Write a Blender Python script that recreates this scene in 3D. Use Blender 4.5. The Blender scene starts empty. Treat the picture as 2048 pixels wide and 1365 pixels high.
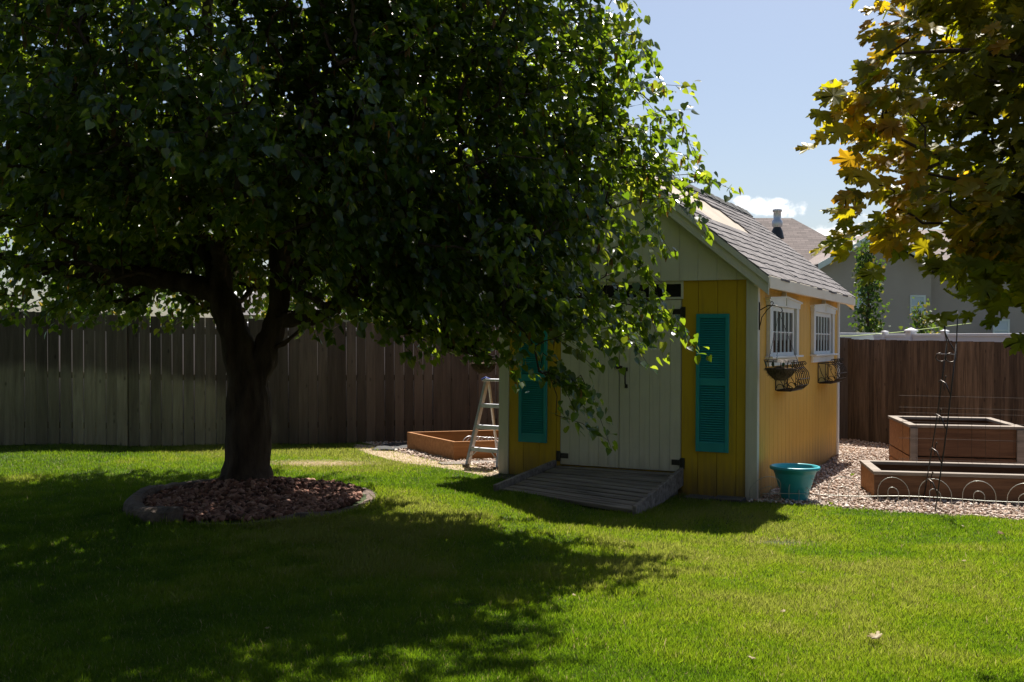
import bpy, math, random
import numpy as np
from mathutils import Vector, Matrix, noise as mnoise
random.seed(7); rng = np.random.default_rng(11)
S = bpy.context.scene; C = S.collection
R = math.radians
# ---------------------------------------------------------------- camera
cam = bpy.data.cameras.new('camera'); cam.sensor_width = 36; cam.lens = 2094.85/2048*36
cam.clip_start = .05; cam.clip_end = 2000
co = bpy.data.objects.new('camera', cam); C.objects.link(co)
co.matrix_world = Matrix.Translation((0, 0, 1.6)) @ Matrix.Rotation(math.pi/2-.0005, 4, 'X') @ Matrix.Rotation(.0058, 4, 'Z')
S.camera = co
S.view_settings.view_transform = 'Standard'; S.view_settings.look = 'None'
S.view_settings.exposure = 1.13; S.view_settings.gamma = 1
# ---------------------------------------------------------------- sky and sun
SUN_EL, SUN_AZ = R(57.2), math.atan2(.21, .61)
w = bpy.data.worlds.new('World'); S.world = w; w.use_nodes = True
nt = w.node_tree; N = nt.nodes; L = nt.links
bg = N['Background']; bg.inputs['Strength'].default_value = .053
sky = N.new('ShaderNodeTexSky'); sky.sky_type = 'NISHITA'; sky.sun_disc = False
sky.sun_elevation = SUN_EL; sky.sun_rotation = SUN_AZ
sky.air_density = 1.0; sky.dust_density = 1.9; sky.ozone_density = 2.6
tc = N.new('ShaderNodeTexCoord')
def mth(op, a, b=None, c=None):
    n = N.new('ShaderNodeMath'); n.operation = op
    for i, v in enumerate((a, b, c)):
        if v is None: continue
        if isinstance(v, (int, float)): n.inputs[i].default_value = v
        else: L.new(v, n.inputs[i])
    return n.outputs[0]
sx = N.new('ShaderNodeSeparateXYZ'); L.new(tc.outputs['Generated'], sx.inputs[0])
U = mth('DIVIDE', sx.outputs[0], sx.outputs[1]); V = mth('DIVIDE', sx.outputs[2], sx.outputs[1])
nz = N.new('ShaderNodeTexNoise'); nz.inputs['Scale'].default_value = 28; nz.inputs['Detail'].default_value = 8; nz.inputs['Roughness'].default_value = .62
L.new(tc.outputs['Generated'], nz.inputs['Vector'])
tot = None
for (u, v, ru, rv, k) in [(.239, .128, .040, .011, 1), (.218, .136, .014, .006, .9), (.255, .134, .016, .006, .9), (.32, .102, .05, .014, 1), (.345, .11, .03, .02, .8), (-.19, .05, .2, .02, .8), (-.02, .07, .07, .02, .8)]:
    a = mth('DIVIDE', mth('SUBTRACT', U, u), ru); b = mth('DIVIDE', mth('SUBTRACT', V, v), rv)
    d = mth('SQRT', mth('ADD', mth('MULTIPLY', a, a), mth('MULTIPLY', b, b)))
    m = mth('SUBTRACT', k, d)
    tot = m if tot is None else mth('MAXIMUM', tot, m)
m = mth('ADD', tot, mth('MULTIPLY', mth('SUBTRACT', nz.outputs['Fac'], .5), 2.6))
mr = N.new('ShaderNodeMapRange'); mr.interpolation_type = 'SMOOTHSTEP'; L.new(m, mr.inputs[0])
mr.inputs[1].default_value = .05; mr.inputs[2].default_value = .75
front = mth('GREATER_THAN', sx.outputs[1], .1)
mask = mth('MULTIPLY', mr.outputs[0], front)
mx = N.new('ShaderNodeMix'); mx.data_type = 'RGBA'
L.new(mask, mx.inputs['Factor']); L.new(sky.outputs[0], mx.inputs['A']); mx.inputs['B'].default_value = (15, 14.6, 14.3, 1)
L.new(mx.outputs['Result'], bg.inputs['Color'])
sun = bpy.data.lights.new('sun', 'SUN'); sun.energy = 5.0; sun.angle = R(.53); sun.color = (1, .95, .86)
so = bpy.data.objects.new('sun', sun); C.objects.link(so)
sd = Vector((math.sin(SUN_AZ)*math.cos(SUN_EL), math.cos(SUN_AZ)*math.cos(SUN_EL), math.sin(SUN_EL)))
so.rotation_euler = sd.to_track_quat('Z', 'Y').to_euler(); so.location = sd*30
# ---------------------------------------------------------------- ground height
GP = np.array([(-7,14.3,.12),(-4.5,15.15,.05),(-2.46,15.9,.02),(6,19.1,-.15),(2.46,10.55,0),(4.6,14.9,0),(1.1,9.65,0),(-.1,11.85,.09),(-.09,10.3,.12),(-2.7,10.4,.08),(-.9,14,.05),(3.7,10.7,-.01),(5,12.8,-.03),(6.5,17.9,-.15),(0,5,0),(3,5,-.02),(-3,5,.03),(-6,10,.1),(6,8,-.02),(6,12,-.03),(8,16,-.12),(1.9,9,-.06),(-.8,10.2,.13),(4.5,14,-.03),(0,0,0),(0,30,-.1),(30,20,-.1),(-30,20,.1),(0,-30,0)])
def G(x, y):
    x = np.asarray(x, float); y = np.asarray(y, float)
    d2 = (x[..., None]-GP[:, 0])**2+(y[..., None]-GP[:, 1])**2+.15
    ww = d2**-1.75
    return (ww*GP[:, 2]).sum(-1)/ww.sum(-1)
def g1(x, y): return float(G(np.array([x]), np.array([y]))[0])
# ---------------------------------------------------------------- object helpers
def tag(o, label=None, cat=None, group=None, kind=None):
    if label: o['label'] = label
    if cat: o['category'] = cat
    if group: o['group'] = group
    if kind: o['kind'] = kind
    return o
def empty(name, loc, rz=0, label=None, cat=None, group=None):
    o = bpy.data.objects.new(name, None); C.objects.link(o); o.location = loc; o.rotation_euler = (0, 0, rz)
    o.empty_display_size = .1
    return tag(o, label, cat, group)
class MB:
    def __init__(s): s.v = []; s.f = []
    def poly(s, pts, faces):
        n = len(s.v); s.v += [tuple(p) for p in pts]; s.f += [tuple(i+n for i in f) for f in faces]; return s
    def box(s, x0, x1, y0, y1, z0, z1):
        return s.poly([(x0,y0,z0),(x1,y0,z0),(x1,y1,z0),(x0,y1,z0),(x0,y0,z1),(x1,y0,z1),(x1,y1,z1),(x0,y1,z1)],
                      [(0,3,2,1),(4,5,6,7),(0,1,5,4),(1,2,6,5),(2,3,7,6),(3,0,4,7)])
    def bar(s, a, b, wdt, h, up=(0,0,1)):       # rectangular bar from a to b, width sideways, height along up
        a = Vector(a); b = Vector(b); d = (b-a).normalized(); up = Vector(up)
        sd_ = d.cross(up).normalized(); u = sd_.cross(d).normalized()
        p = []
        for q in (a, b):
            for (i, j) in ((-1,-1),(1,-1),(1,1),(-1,1)): p.append(q+sd_*i*wdt/2+u*j*h/2)
        return s.poly(p, [(0,1,2,3),(7,6,5,4),(0,4,5,1),(1,5,6,2),(2,6,7,3),(3,7,4,0)])
    def prism(s, pts, axis, a, b):              # 2-D outline extruded along an axis
        n = len(pts); P = []
        for t in (a, b):
            for (u, v) in pts:
                P.append({'x': (t, u, v), 'y': (u, t, v), 'z': (u, v, t)}[axis])
        F = [tuple(range(n)), tuple(range(2*n-1, n-1, -1))]+[(i, i+n, (i+1) % n+n, (i+1) % n) for i in range(n)]
        return s.poly(P, F)
    def tube(s, pts, r, sides=6, closed=False):
        pts = [Vector(p) for p in pts]; n = len(pts)
        if isinstance(r, (int, float)): r = [r]*n
        ref = None; rings = []
        for i, p in enumerate(pts):
            if closed: t = pts[(i+1) % n]-pts[i-1]
            else: t = pts[min(i+1, n-1)]-pts[max(i-1, 0)]
            if t.length < 1e-9: t = Vector((0,0,1))
            t.normalize()
            if ref is None:
                ref = Vector((0,0,1)) if abs(t.z) < .9 else Vector((1,0,0))
            u = (ref-t*ref.dot(t))
            if u.length < 1e-4: u = t.orthogonal()
            u.normalize(); ref = u; v = t.cross(u)
            rings.append([p+(u*math.cos(k*2*math.pi/sides)+v*math.sin(k*2*math.pi/sides))*r[i] for k in range(sides)])
        V_ = [q for rg in rings for q in rg]; F = []
        m_ = n if closed else n-1
        for i in range(m_):
            j = (i+1) % n
            for k in range(sides):
                F.append((i*sides+k, i*sides+(k+1) % sides, j*sides+(k+1) % sides, j*sides+k))
        if not closed:
            F.append(tuple(range(sides-1, -1, -1))); F.append(tuple((n-1)*sides+k for k in range(sides)))
        return s.poly(V_, F)
    def lathe(s, prof, cx=0, cy=0, seg=32):
        V_ = []; F = []
        for (r, z) in prof:
            for k in range(seg):
                a = 2*math.pi*k/seg; V_.append((cx+r*math.cos(a), cy+r*math.sin(a), z))
        for i in range(len(prof)-1):
            for k in range(seg):
                F.append((i*seg+k, i*seg+(k+1) % seg, (i+1)*seg+(k+1) % seg, (i+1)*seg+k))
        return s.poly(V_, F)
    def build(s, name, m, parent=None, smooth=False, bevel=0, **kw):
        me = bpy.data.meshes.new(name); me.from_pydata([tuple(v) for v in s.v], [], s.f); me.update()
        o = bpy.data.objects.new(name, me); C.objects.link(o); me.materials.append(m)
        if smooth: me.polygons.foreach_set('use_smooth', [True]*len(me.polygons))
        if bevel:
            b = o.modifiers.new('bevel', 'BEVEL'); b.width = bevel; b.segments = 1; b.limit_method = 'ANGLE'
        if parent: o.parent = parent
        return tag(o, **kw)
def tri_mesh(name, V_, F, m, parent=None, tint=None, smooth=False, **kw):
    me = bpy.data.meshes.new(name); n = len(V_); k = len(F)
    me.vertices.add(n); me.vertices.foreach_set('co', np.ascontiguousarray(V_, dtype=np.float32).ravel())
    me.loops.add(k*3); me.loops.foreach_set('vertex_index', np.ascontiguousarray(F, dtype=np.int32).ravel())
    me.polygons.add(k); me.polygons.foreach_set('loop_start', np.arange(0, k*3, 3, dtype=np.int32))
    me.polygons.foreach_set('loop_total', np.full(k, 3, dtype=np.int32))
    if smooth: me.polygons.foreach_set('use_smooth', np.ones(k, dtype=bool))
    me.update(calc_edges=True)
    if tint is not None:
        a = me.attributes.new('tint', 'FLOAT', 'POINT'); a.data.foreach_set('value', np.ascontiguousarray(tint, dtype=np.float32))
    me.materials.append(m)
    o = bpy.data.objects.new(name, me); C.objects.link(o)
    if parent: o.parent = parent
    return tag(o, **kw)
def scatter(tv, tf, pos, X_, Y_, Z_, size):     # template verts placed at pos with axes
    tv = np.asarray(tv, float); tf = np.asarray(tf, int); n = len(pos); k = len(tv)
    if np.ndim(size) == 1: size = size[:, None].repeat(3, 1)
    V_ = pos[:, None, :]+tv[None, :, 0, None]*(X_*size[:, 0:1])[:, None, :]+tv[None, :, 1, None]*(Y_*size[:, 1:2])[:, None, :]+tv[None, :, 2, None]*(Z_*size[:, 2:3])[:, None, :]
    F = tf[None]+(np.arange(n)*k)[:, None, None]
    return V_.reshape(-1, 3), F.reshape(-1, 3)
def nrm(a): return a/np.maximum(np.linalg.norm(a, axis=-1, keepdims=True), 1e-9)
# ---------------------------------------------------------------- materials
def base_mat(name):
    m_ = bpy.data.materials.new(name); m_.use_nodes = True
    return m_, m_.node_tree, m_.node_tree.nodes['Principled BSDF']
def ramp(nt_, stops):
    r = nt_.nodes.new('ShaderNodeValToRGB'); e = r.color_ramp.elements
    while len(e) > 2: e.remove(e[-1])
    for i, (p, c_) in enumerate(stops):
        if i >= 2: e.new(p)
        e[i].position = p; e[i].color = (*c_, 1)
    return r
def mat(name, cols, scale=4, stretch=(1,1,1), rough=.7, bump=.15, bscale=None, bdist=.004, metal=0, detail=6, spec=.5, island=.0, splash=None):
    m_, t, b = base_mat(name); n = t.nodes; l = t.links
    tcn = n.new('ShaderNodeTexCoord'); mp = n.new('ShaderNodeMapping'); mp.inputs['Scale'].default_value = stretch
    l.new(tcn.outputs['Object'], mp.inputs[0])
    nz_ = n.new('ShaderNodeTexNoise'); nz_.inputs['Scale'].default_value = scale; nz_.inputs['Detail'].default_value = detail; nz_.inputs['Roughness'].default_value = .6
    l.new(mp.outputs[0], nz_.inputs['Vector'])
    k = len(cols); stops = [(.3+.4*i/(k-1) if k > 1 else .5, c_) for i, c_ in enumerate(cols)]
    if k == 1: stops = [(0, cols[0]), (1, cols[0])]
    r = ramp(t, stops); l.new(nz_.outputs['Fac'], r.inputs[0]); col = r.outputs[0]
    if island:
        ge = n.new('ShaderNodeNewGeometry'); mr_ = n.new('ShaderNodeMapRange'); l.new(ge.outputs['Random Per Island'], mr_.inputs[0])
        mr_.inputs[3].default_value = 1-island; mr_.inputs[4].default_value = 1+island
        mm = n.new('ShaderNodeMix'); mm.data_type = 'RGBA'; mm.blend_type = 'MULTIPLY'; mm.inputs['Factor'].default_value = 1
        cb = n.new('ShaderNodeCombineColor'); [l.new(mr_.outputs[0], cb.inputs[i]) for i in range(3)]
        l.new(col, mm.inputs['A']); l.new(cb.outputs[0], mm.inputs['B']); col = mm.outputs['Result']
    if splash:      # soil splashed up the foot of the wall, with faint rain streaks
        sz_ = n.new('ShaderNodeSeparateXYZ'); l.new(tcn.outputs['Object'], sz_.inputs[0])
        m1 = n.new('ShaderNodeMapping'); m1.inputs['Scale'].default_value = (14, 14, 1.2); l.new(tcn.outputs['Object'], m1.inputs[0])
        n1_ = n.new('ShaderNodeTexNoise'); n1_.inputs['Scale'].default_value = 1.6; n1_.inputs['Detail'].default_value = 8; l.new(m1.outputs[0], n1_.inputs['Vector'])
        hh_ = n.new('ShaderNodeMapRange'); l.new(sz_.outputs[2], hh_.inputs[0]); hh_.inputs[1].default_value = 0; hh_.inputs[2].default_value = .42; hh_.inputs[3].default_value = .75; hh_.inputs[4].default_value = 0
        ad_ = n.new('ShaderNodeMath'); ad_.operation = 'ADD'; l.new(hh_.outputs[0], ad_.inputs[0]); l.new(n1_.outputs['Fac'], ad_.inputs[1])
        m2_ = n.new('ShaderNodeMapRange'); l.new(ad_.outputs[0], m2_.inputs[0]); m2_.inputs[1].default_value = .52; m2_.inputs[2].default_value = 1.25; m2_.inputs[4].default_value = splash
        mq = n.new('ShaderNodeMix'); mq.data_type = 'RGBA'; l.new(m2_.outputs[0], mq.inputs['Factor']); l.new(col, mq.inputs['A']); mq.inputs['B'].default_value = (.13, .09, .055, 1); col = mq.outputs['Result']
    l.new(col, b.inputs['Base Color'])
    b.inputs['Roughness'].default_value = rough; b.inputs['Metallic'].default_value = metal; b.inputs['Specular IOR Level'].default_value = spec
    if bump:
        nb = n.new('ShaderNodeTexNoise'); nb.inputs['Scale'].default_value = bscale or scale*4; nb.inputs['Detail'].default_value = 8
        l.new(mp.outputs[0], nb.inputs['Vector'])
        bp = n.new('ShaderNodeBump'); bp.inputs['Strength'].default_value = bump; bp.inputs['Distance'].default_value = bdist
        l.new(nb.outputs['Fac'], bp.inputs['Height']); l.new(bp.outputs[0], b.inputs['Normal'])
    return m_
def wood(name, dark, light, axis='z', rough=.85, island=.25, knots=.5, stain=None, spec=.2):
    """sawn wood: streaks along one axis, knots, per-board variation"""
    m_, t, b = base_mat(name); n = t.nodes; l = t.links
    tcn = n.new('ShaderNodeTexCoord'); mp = n.new('ShaderNodeMapping')
    mp.inputs['Scale'].default_value = {'z': (9, 9, .7), 'x': (.7, 9, 9), 'y': (9, .7, 9)}[axis]
    ge = n.new('ShaderNodeNewGeometry'); ad = n.new('ShaderNodeVectorMath'); ad.operation = 'ADD'
    sc = n.new('ShaderNodeMath'); sc.operation = 'MULTIPLY'; sc.inputs[1].default_value = 37; l.new(ge.outputs['Random Per Island'], sc.inputs[0])
    l.new(tcn.outputs['Object'], ad.inputs[0]); l.new(sc.outputs[0], ad.inputs[1]); l.new(ad.outputs[0], mp.inputs[0])
    nz_ = n.new('ShaderNodeTexNoise'); nz_.inputs['Scale'].default_value = 2.2; nz_.inputs['Detail'].default_value = 9; nz_.inputs['Roughness'].default_value = .65; nz_.inputs['Distortion'].default_value = .4
    l.new(mp.outputs[0], nz_.inputs['Vector'])
    r = ramp(t, [(.3, dark), (.68, light)]); l.new(nz_.outputs['Fac'], r.inputs[0]); col = r.outputs[0]
    vo = n.new('ShaderNodeTexVoronoi'); vo.inputs['Scale'].default_value = 1; vm = n.new('ShaderNodeMapping')
    vm.inputs['Scale'].default_value = {'z': (7, 7, 3.2), 'x': (3.2, 7, 7), 'y': (7, 3.2, 7)}[axis]
    l.new(ad.outputs[0], vm.inputs[0]); l.new(vm.outputs[0], vo.inputs['Vector'])
    kr = ramp(t, [(.05, (1-knots,)*3), (.13, (1, 1, 1))]); l.new(vo.outputs['Distance'], kr.inputs[0])
    mm = n.new('ShaderNodeMix'); mm.data_type = 'RGBA'; mm.blend_type = 'MULTIPLY'; mm.inputs['Factor'].default_value = 1
    l.new(col, mm.inputs['A']); l.new(kr.outputs[0], mm.inputs['B']); col = mm.outputs['Result']
    mr_ = n.new('ShaderNodeMapRange'); l.new(ge.outputs['Random Per Island'], mr_.inputs[0]); mr_.inputs[3].default_value = 1-island; mr_.inputs[4].default_value = 1+island
    cb = n.new('ShaderNodeCombineColor'); [l.new(mr_.outputs[0], cb.inputs[i]) for i in range(3)]
    m2 = n.new('ShaderNodeMix'); m2.data_type = 'RGBA'; m2.blend_type = 'MULTIPLY'; m2.inputs['Factor'].default_value = 1
    l.new(col, m2.inputs['A']); l.new(cb.outputs[0], m2.inputs['B']); col = m2.outputs['Result']
    if stain:
        col = stain(t, tcn, col)
    l.new(col, b.inputs['Base Color']); b.inputs['Roughness'].default_value = rough; b.inputs['Specular IOR Level'].default_value = spec
    bp = n.new('ShaderNodeBump'); bp.inputs['Strength'].default_value = .5; bp.inputs['Distance'].default_value = .004
    l.new(nz_.outputs['Fac'], bp.inputs['Height']); l.new(bp.outputs[0], b.inputs['Normal'])
    return m_
def leafmat(name, stops, trans, rough=.38, sheen=.5, tw=.42):
    """two-sided leaf: diffuse + translucent + gloss; tint attribute picks the leaf's own colour"""
    m_ = bpy.data.materials.new(name); m_.use_nodes = True; t = m_.node_tree; n = t.nodes; l = t.links; n.clear()
    out = n.new('ShaderNodeOutputMaterial'); at_ = n.new('ShaderNodeAttribute'); at_.attribute_name = 'tint'
    r = ramp(t, stops); l.new(at_.outputs['Fac'], r.inputs[0])
    r2 = ramp(t, trans); l.new(at_.outputs['Fac'], r2.inputs[0])
    p = n.new('ShaderNodeBsdfPrincipled'); l.new(r.outputs[0], p.inputs['Base Color']); p.inputs['Roughness'].default_value = rough; p.inputs['Specular IOR Level'].default_value = sheen
    tr = n.new('ShaderNodeBsdfTranslucent'); l.new(r2.outputs[0], tr.inputs['Color'])
    mx_ = n.new('ShaderNodeMixShader'); mx_.inputs[0].default_value = tw
    l.new(p.outputs[0], mx_.inputs[1]); l.new(tr.outputs[0], mx_.inputs[2]); l.new(mx_.outputs[0], out.inputs[0])
    return m_
M = {}
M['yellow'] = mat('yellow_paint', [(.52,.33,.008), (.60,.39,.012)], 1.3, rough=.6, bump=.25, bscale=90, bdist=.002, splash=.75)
M['yellow_bounce_lit'] = mat('yellow_paint_bounce_lit', [(.66,.36,.045), (.74,.43,.06)], 1.3, rough=.6, bump=.25, bscale=90, bdist=.002, splash=.75)  # shed yellow with the side wall's bounced light put into its colour
M['white'] = mat('pale_green_white_paint', [(.60,.575,.49), (.69,.66,.575)], 1.5, rough=.6, bump=.2, bscale=70, bdist=.002, splash=.45)
M['trim'] = mat('white_trim_paint', [(.70,.70,.66), (.80,.80,.76)], 2, rough=.5, bump=.15, bscale=50, bdist=.002)
M['cream'] = mat('cream_fascia_paint', [(.84,.72,.55), (.90,.80,.65)], 2, rough=.6, bump=.15, bscale=50, bdist=.002)
M['teal'] = mat('teal_paint', [(.008,.25,.27), (.012,.31,.33)], 3, rough=.45, bump=.05)
M['pot'] = mat('turquoise_plastic', [(.03,.34,.40), (.04,.38,.44)], 5, rough=.35, bump=.03)
M['glass'] = mat('dark_window_glass', [(.012,.012,.014), (.03,.03,.03)], 6, rough=.06, bump=0, spec=.6)
M['bars'] = mat('grey_green_bars', [(.42,.47,.42), (.5,.54,.49)], 6, rough=.5, bump=.05)
M['black'] = mat('black_iron', [(.012,.011,.01), (.03,.025,.02)], 30, rough=.45, bump=.1, spec=.5)
M['iron'] = mat('dark_brown_iron', [(.03,.022,.018), (.07,.05,.035)], 30, rough=.4, bump=.1, metal=.6)
M['alu'] = mat('aluminium', [(.5,.5,.52), (.62,.62,.65)], 20, rough=.45, bump=.05, metal=.55)
M['tan'] = mat('tan_underlay', [(.30,.25,.20), (.40,.335,.27)], 3, rough=.9, bump=.2)
M['shingle'] = mat('grey_shingle', [(.10,.092,.092), (.22,.20,.20)], 60, rough=.95, bump=.6, bscale=220, island=.22, spec=.2)
M['ridge'] = mat('dark_ridge_cap', [(.018,.018,.02), (.05,.05,.05)], 60, rough=.95, bump=.6, bscale=220, island=.2)
def stain(t, tcn, col):
    n = t.nodes; l = t.links; s_ = n.new('ShaderNodeSeparateXYZ'); l.new(tcn.outputs['Object'], s_.inputs[0])
    nzz = n.new('ShaderNodeTexNoise'); nzz.inputs['Scale'].default_value = 1.5; nzz.inputs['Detail'].default_value = 5; l.new(tcn.outputs['Object'], nzz.inputs['Vector'])
    def mt(op, a, b):
        q = n.new('ShaderNodeMath'); q.operation = op
        for i, v in enumerate((a, b)):
            if isinstance(v, (int, float)): q.inputs[i].default_value = v
            else: l.new(v, q.inputs[i])
        return q.outputs[0]
    # pale mineral stain left by the sprinkler: an arc on the lower boards (x along the fence, z up)
    dx = mt('DIVIDE', mt('SUBTRACT', s_.outputs[0], 2.6), 3.0); dz = mt('DIVIDE', mt('SUBTRACT', s_.outputs[2], .15), 1.12)
    d = mt('SQRT', mt('ADD', mt('MULTIPLY', mt('MULTIPLY', dx, dx), mt('ABSOLUTE', dx, 0)), mt('MULTIPLY', dz, dz)), 0)
    v = mt('ADD', mt('SUBTRACT', 1.0, d), mt('MULTIPLY', mt('SUBTRACT', nzz.outputs['Fac'], .5), .55))
    mr_ = n.new('ShaderNodeMapRange'); mr_.interpolation_type = 'SMOOTHSTEP'; l.new(v, mr_.inputs[0]); mr_.inputs[1].default_value = -.03; mr_.inputs[2].default_value = .22
    mm = n.new('ShaderNodeMix'); mm.data_type = 'RGBA'; mm.blend_type = 'MULTIPLY'; l.new(mr_.outputs[0], mm.inputs['Factor'])
    l.new(col, mm.inputs['A']); mm.inputs['B'].default_value = (2.3, 2.5, 2.2, 1)
    return mm.outputs['Result']
M['fenceL'] = wood('weathered_fence_wood', (.07,.055,.047), (.135,.11,.095), 'z', stain=stain, island=.34)
M['fenceR'] = wood('brown_fence_wood', (.034,.023,.017), (.135,.095,.068), 'z', island=.38, knots=.7)
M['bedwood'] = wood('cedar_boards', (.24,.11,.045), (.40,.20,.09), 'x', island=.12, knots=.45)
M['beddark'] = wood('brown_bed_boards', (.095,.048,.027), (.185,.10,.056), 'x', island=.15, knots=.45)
M['bedcap'] = wood('weathered_cap_boards', (.16,.13,.105), (.31,.265,.225), 'x', island=.1, knots=.2)
M['ramp'] = wood('grey_ramp_boards', (.06,.05,.045), (.26,.22,.195), 'x', island=.15, knots=.3)
M['vinyl'] = mat('white_vinyl', [(.72,.71,.74), (.78,.77,.8)], 3, rough=.35, bump=.02)
M['soil'] = mat('dark_soil', [(.03,.022,.015), (.08,.06,.045)], 25, rough=1, bump=.8, bscale=60, bdist=.02)
M['concrete'] = mat('aged_curb_concrete', [(.055,.038,.03), (.21,.15,.12)], 8, rough=.95, bump=1, bscale=22, bdist=.03)
M['paver'] = mat('dark_paver', [(.05,.042,.038), (.10,.085,.078)], 10, rough=.95, bump=.5, bscale=40, bdist=.005)
M['mat'] = mat('black_landscape_fabric', [(.012,.012,.013), (.025,.025,.027)], 40, rough=.8, bump=.3)
M['coco'] = mat('coco_fibre', [(.05,.032,.02), (.19,.13,.085)], 40, stretch=(1,1,.3), rough=1, bump=1, bscale=90, bdist=.02)
M['green_metal'] = mat('green_leaf_ornament', [(.02,.06,.04), (.03,.08,.055)], 20, rough=.4, bump=.05)
M['string'] = mat('yellow_green_string', [(.5,.6,.2)], rough=.6, bump=0)
M['blue'] = mat('blue_plastic', [(.03,.07,.4)], rough=.4, bump=0)
M['stucco'] = mat('taupe_stucco', [(.42,.33,.28), (.46,.365,.31)], 1.5, rough=.95, bump=.4, bscale=30, bdist=.01)
M['houseroof'] = None
M['bark'] = mat('grey_brown_bark', [(.028,.019,.014), (.10,.072,.055)], 9, stretch=(1,1,.25), rough=.95, bump=1, bscale=26, bdist=.03, spec=.2)
M['twig'] = mat('dark_twig_bark', [(.03,.02,.014), (.07,.05,.035)], 20, rough=.9, bump=.3, spec=.2)
def tintmat(name, stops, rough=.9, bump=0):
    m_, t, b = base_mat(name); a = t.nodes.new('ShaderNodeAttribute'); a.attribute_name = 'tint'
    r = ramp(t, stops); t.links.new(a.outputs['Fac'], r.inputs[0]); t.links.new(r.outputs[0], b.inputs['Base Color'])
    b.inputs['Roughness'].default_value = rough; b.inputs['Specular IOR Level'].default_value = .3
    return m_
M['stones'] = tintmat('river_gravel', [(0, (.30,.19,.13)), (.35, (.46,.34,.27)), (.7, (.55,.45,.38)), (1, (.68,.60,.53))])
M['lava'] = tintmat('red_lava_rock', [(0, (.06,.03,.022)), (.5, (.22,.10,.07)), (1, (.42,.25,.19))])
M['grass'] = leafmat('grass_blades', [(0, (.034,.068,.006)), (.45, (.065,.112,.008)), (.75, (.115,.155,.014)), (.9, (.33,.27,.12)), (1, (.44,.35,.19))],
                     [(0, (.10,.21,.007)), (.45, (.21,.35,.010)), (.75, (.33,.42,.02)), (.9, (.4,.34,.13)), (1, (.5,.4,.2))], rough=.5, sheen=.35, tw=.5)
M['leaf'] = leafmat('linden_leaf', [(0, (.012,.035,.010)), (.6, (.024,.055,.014)), (1, (.045,.08,.02))],
                    [(0, (.16,.28,.010)), (.6, (.36,.50,.018)), (1, (.62,.66,.05))], rough=.28, sheen=.7, tw=.42)
M['seed'] = leafmat('dry_seed_bract', [(0, (.10,.06,.02)), (1, (.2,.12,.05))], [(0, (.3,.16,.03)), (1, (.45,.25,.06))], rough=.7, sheen=.2)
M['maple'] = leafmat('maple_leaf', [(0, (.085,.11,.010)), (.5, (.15,.14,.010)), (.78, (.24,.20,.012)), (1, (.34,.17,.012))],
                     [(0, (.26,.34,.006)), (.5, (.5,.48,.008)), (.75, (.95,.72,.02)), (1, (.95,.5,.02))], rough=.42, sheen=.35, tw=.52)
M['bgleaf'] = leafmat('distant_leaf', [(0, (.03,.07,.015)), (.7, (.06,.10,.02)), (1, (.14,.12,.03))],
                      [(0, (.07,.14,.012)), (.7, (.13,.2,.02)), (1, (.4,.3,.04))], rough=.5, sheen=.3, tw=.42)
# ---------------------------------------------------------------- ground sheets
def axis_pts(lo, hi, fine0, fine1, step):
    a = list(np.arange(fine0, fine1+1e-6, step)); x = fine1; s_ = step
    while x < hi: s_ *= 1.5; x += s_; a.append(min(x, hi))
    x = fine0; s_ = step
    while x > lo: s_ *= 1.5; x -= s_; a.insert(0, max(x, lo))
    return np.array(a)
def sheet(name, xs, ys, dz, m_, test=None, **kw):
    X_, Y_ = np.meshgrid(xs, ys); Z_ = G(X_, Y_)+dz
    V_ = np.stack([X_, Y_, Z_], -1).reshape(-1, 3); nx = len(xs); F = []
    for j in range(len(ys)-1):
        for i in range(nx-1):
            if test is None or test((xs[i]+xs[i+1])/2, (ys[j]+ys[j+1])/2):
                a = j*nx+i; F.append((a, a+1, a+1+nx)); F.append((a, a+1+nx, a+nx))
    return tri_mesh(name, V_, np.array(F), m_, smooth=True, **kw)
def inside(poly, x, y):
    c_ = False; n = len(poly)
    for i in range(n):
        x1, y1 = poly[i]; x2, y2 = poly[i-1]
        if (y1 > y) != (y2 > y) and x < (x2-x1)*(y-y1)/(y2-y1)+x1: c_ = not c_
    return c_
def inside_np(poly, x, y):
    c_ = np.zeros(len(x), bool); n = len(poly)
    for i in range(n):
        x1, y1 = poly[i]; x2, y2 = poly[i-1]
        if y1 == y2: continue
        cond = ((y1 > y) != (y2 > y)) & (x < (x2-x1)*(y-y1)/(y2-y1)+x1); c_ ^= cond
    return c_
M['ground'] = mat('lawn_soil', [(.025,.045,.010), (.05,.065,.018)], 6, rough=1, bump=.6, bscale=80, bdist=.02)
M['dirt'] = mat('dry_soil', [(.30,.22,.15), (.42,.32,.23)], 8, rough=1, bump=.8, bscale=50, bdist=.02)
M['gravelbase'] = mat('gravel_bed_base', [(.16,.12,.09), (.30,.23,.18)], 40, rough=1, bump=1, bscale=80, bdist=.02)
sheet('lawn', axis_pts(-400, 400, -9, 11, .25), axis_pts(-120, 700, 0, 21, .25), 0, M['ground'], kind='structure')
ca, sa = math.cos(.4643), math.sin(.4643); SX, SY = 2.4613, 10.5503
def SW(x, y): return (SX+x*ca+y*sa, SY-x*sa+y*ca)      # shed local -> world
FA = Vector((.9409, .3387, 0)); FB = Vector((.3387, -.9409, 0)); FC = Vector((6.08, 18.95, 0))   # fence axes and corner
GRAVEL = [SW(-.05,-.16), (2.9,10.22), (3.6,9.92), (4.65,9.47), (9.5,7.3), (9.6,9.5), (6.2,18.9), (-2.3,15.95), (-2.05,15.55), (-1.62,14.5), (-.98,13.35), (-.42,12.5), (-.16,11.95), SW(-2.8,.1), SW(-.1,.1)]
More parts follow.
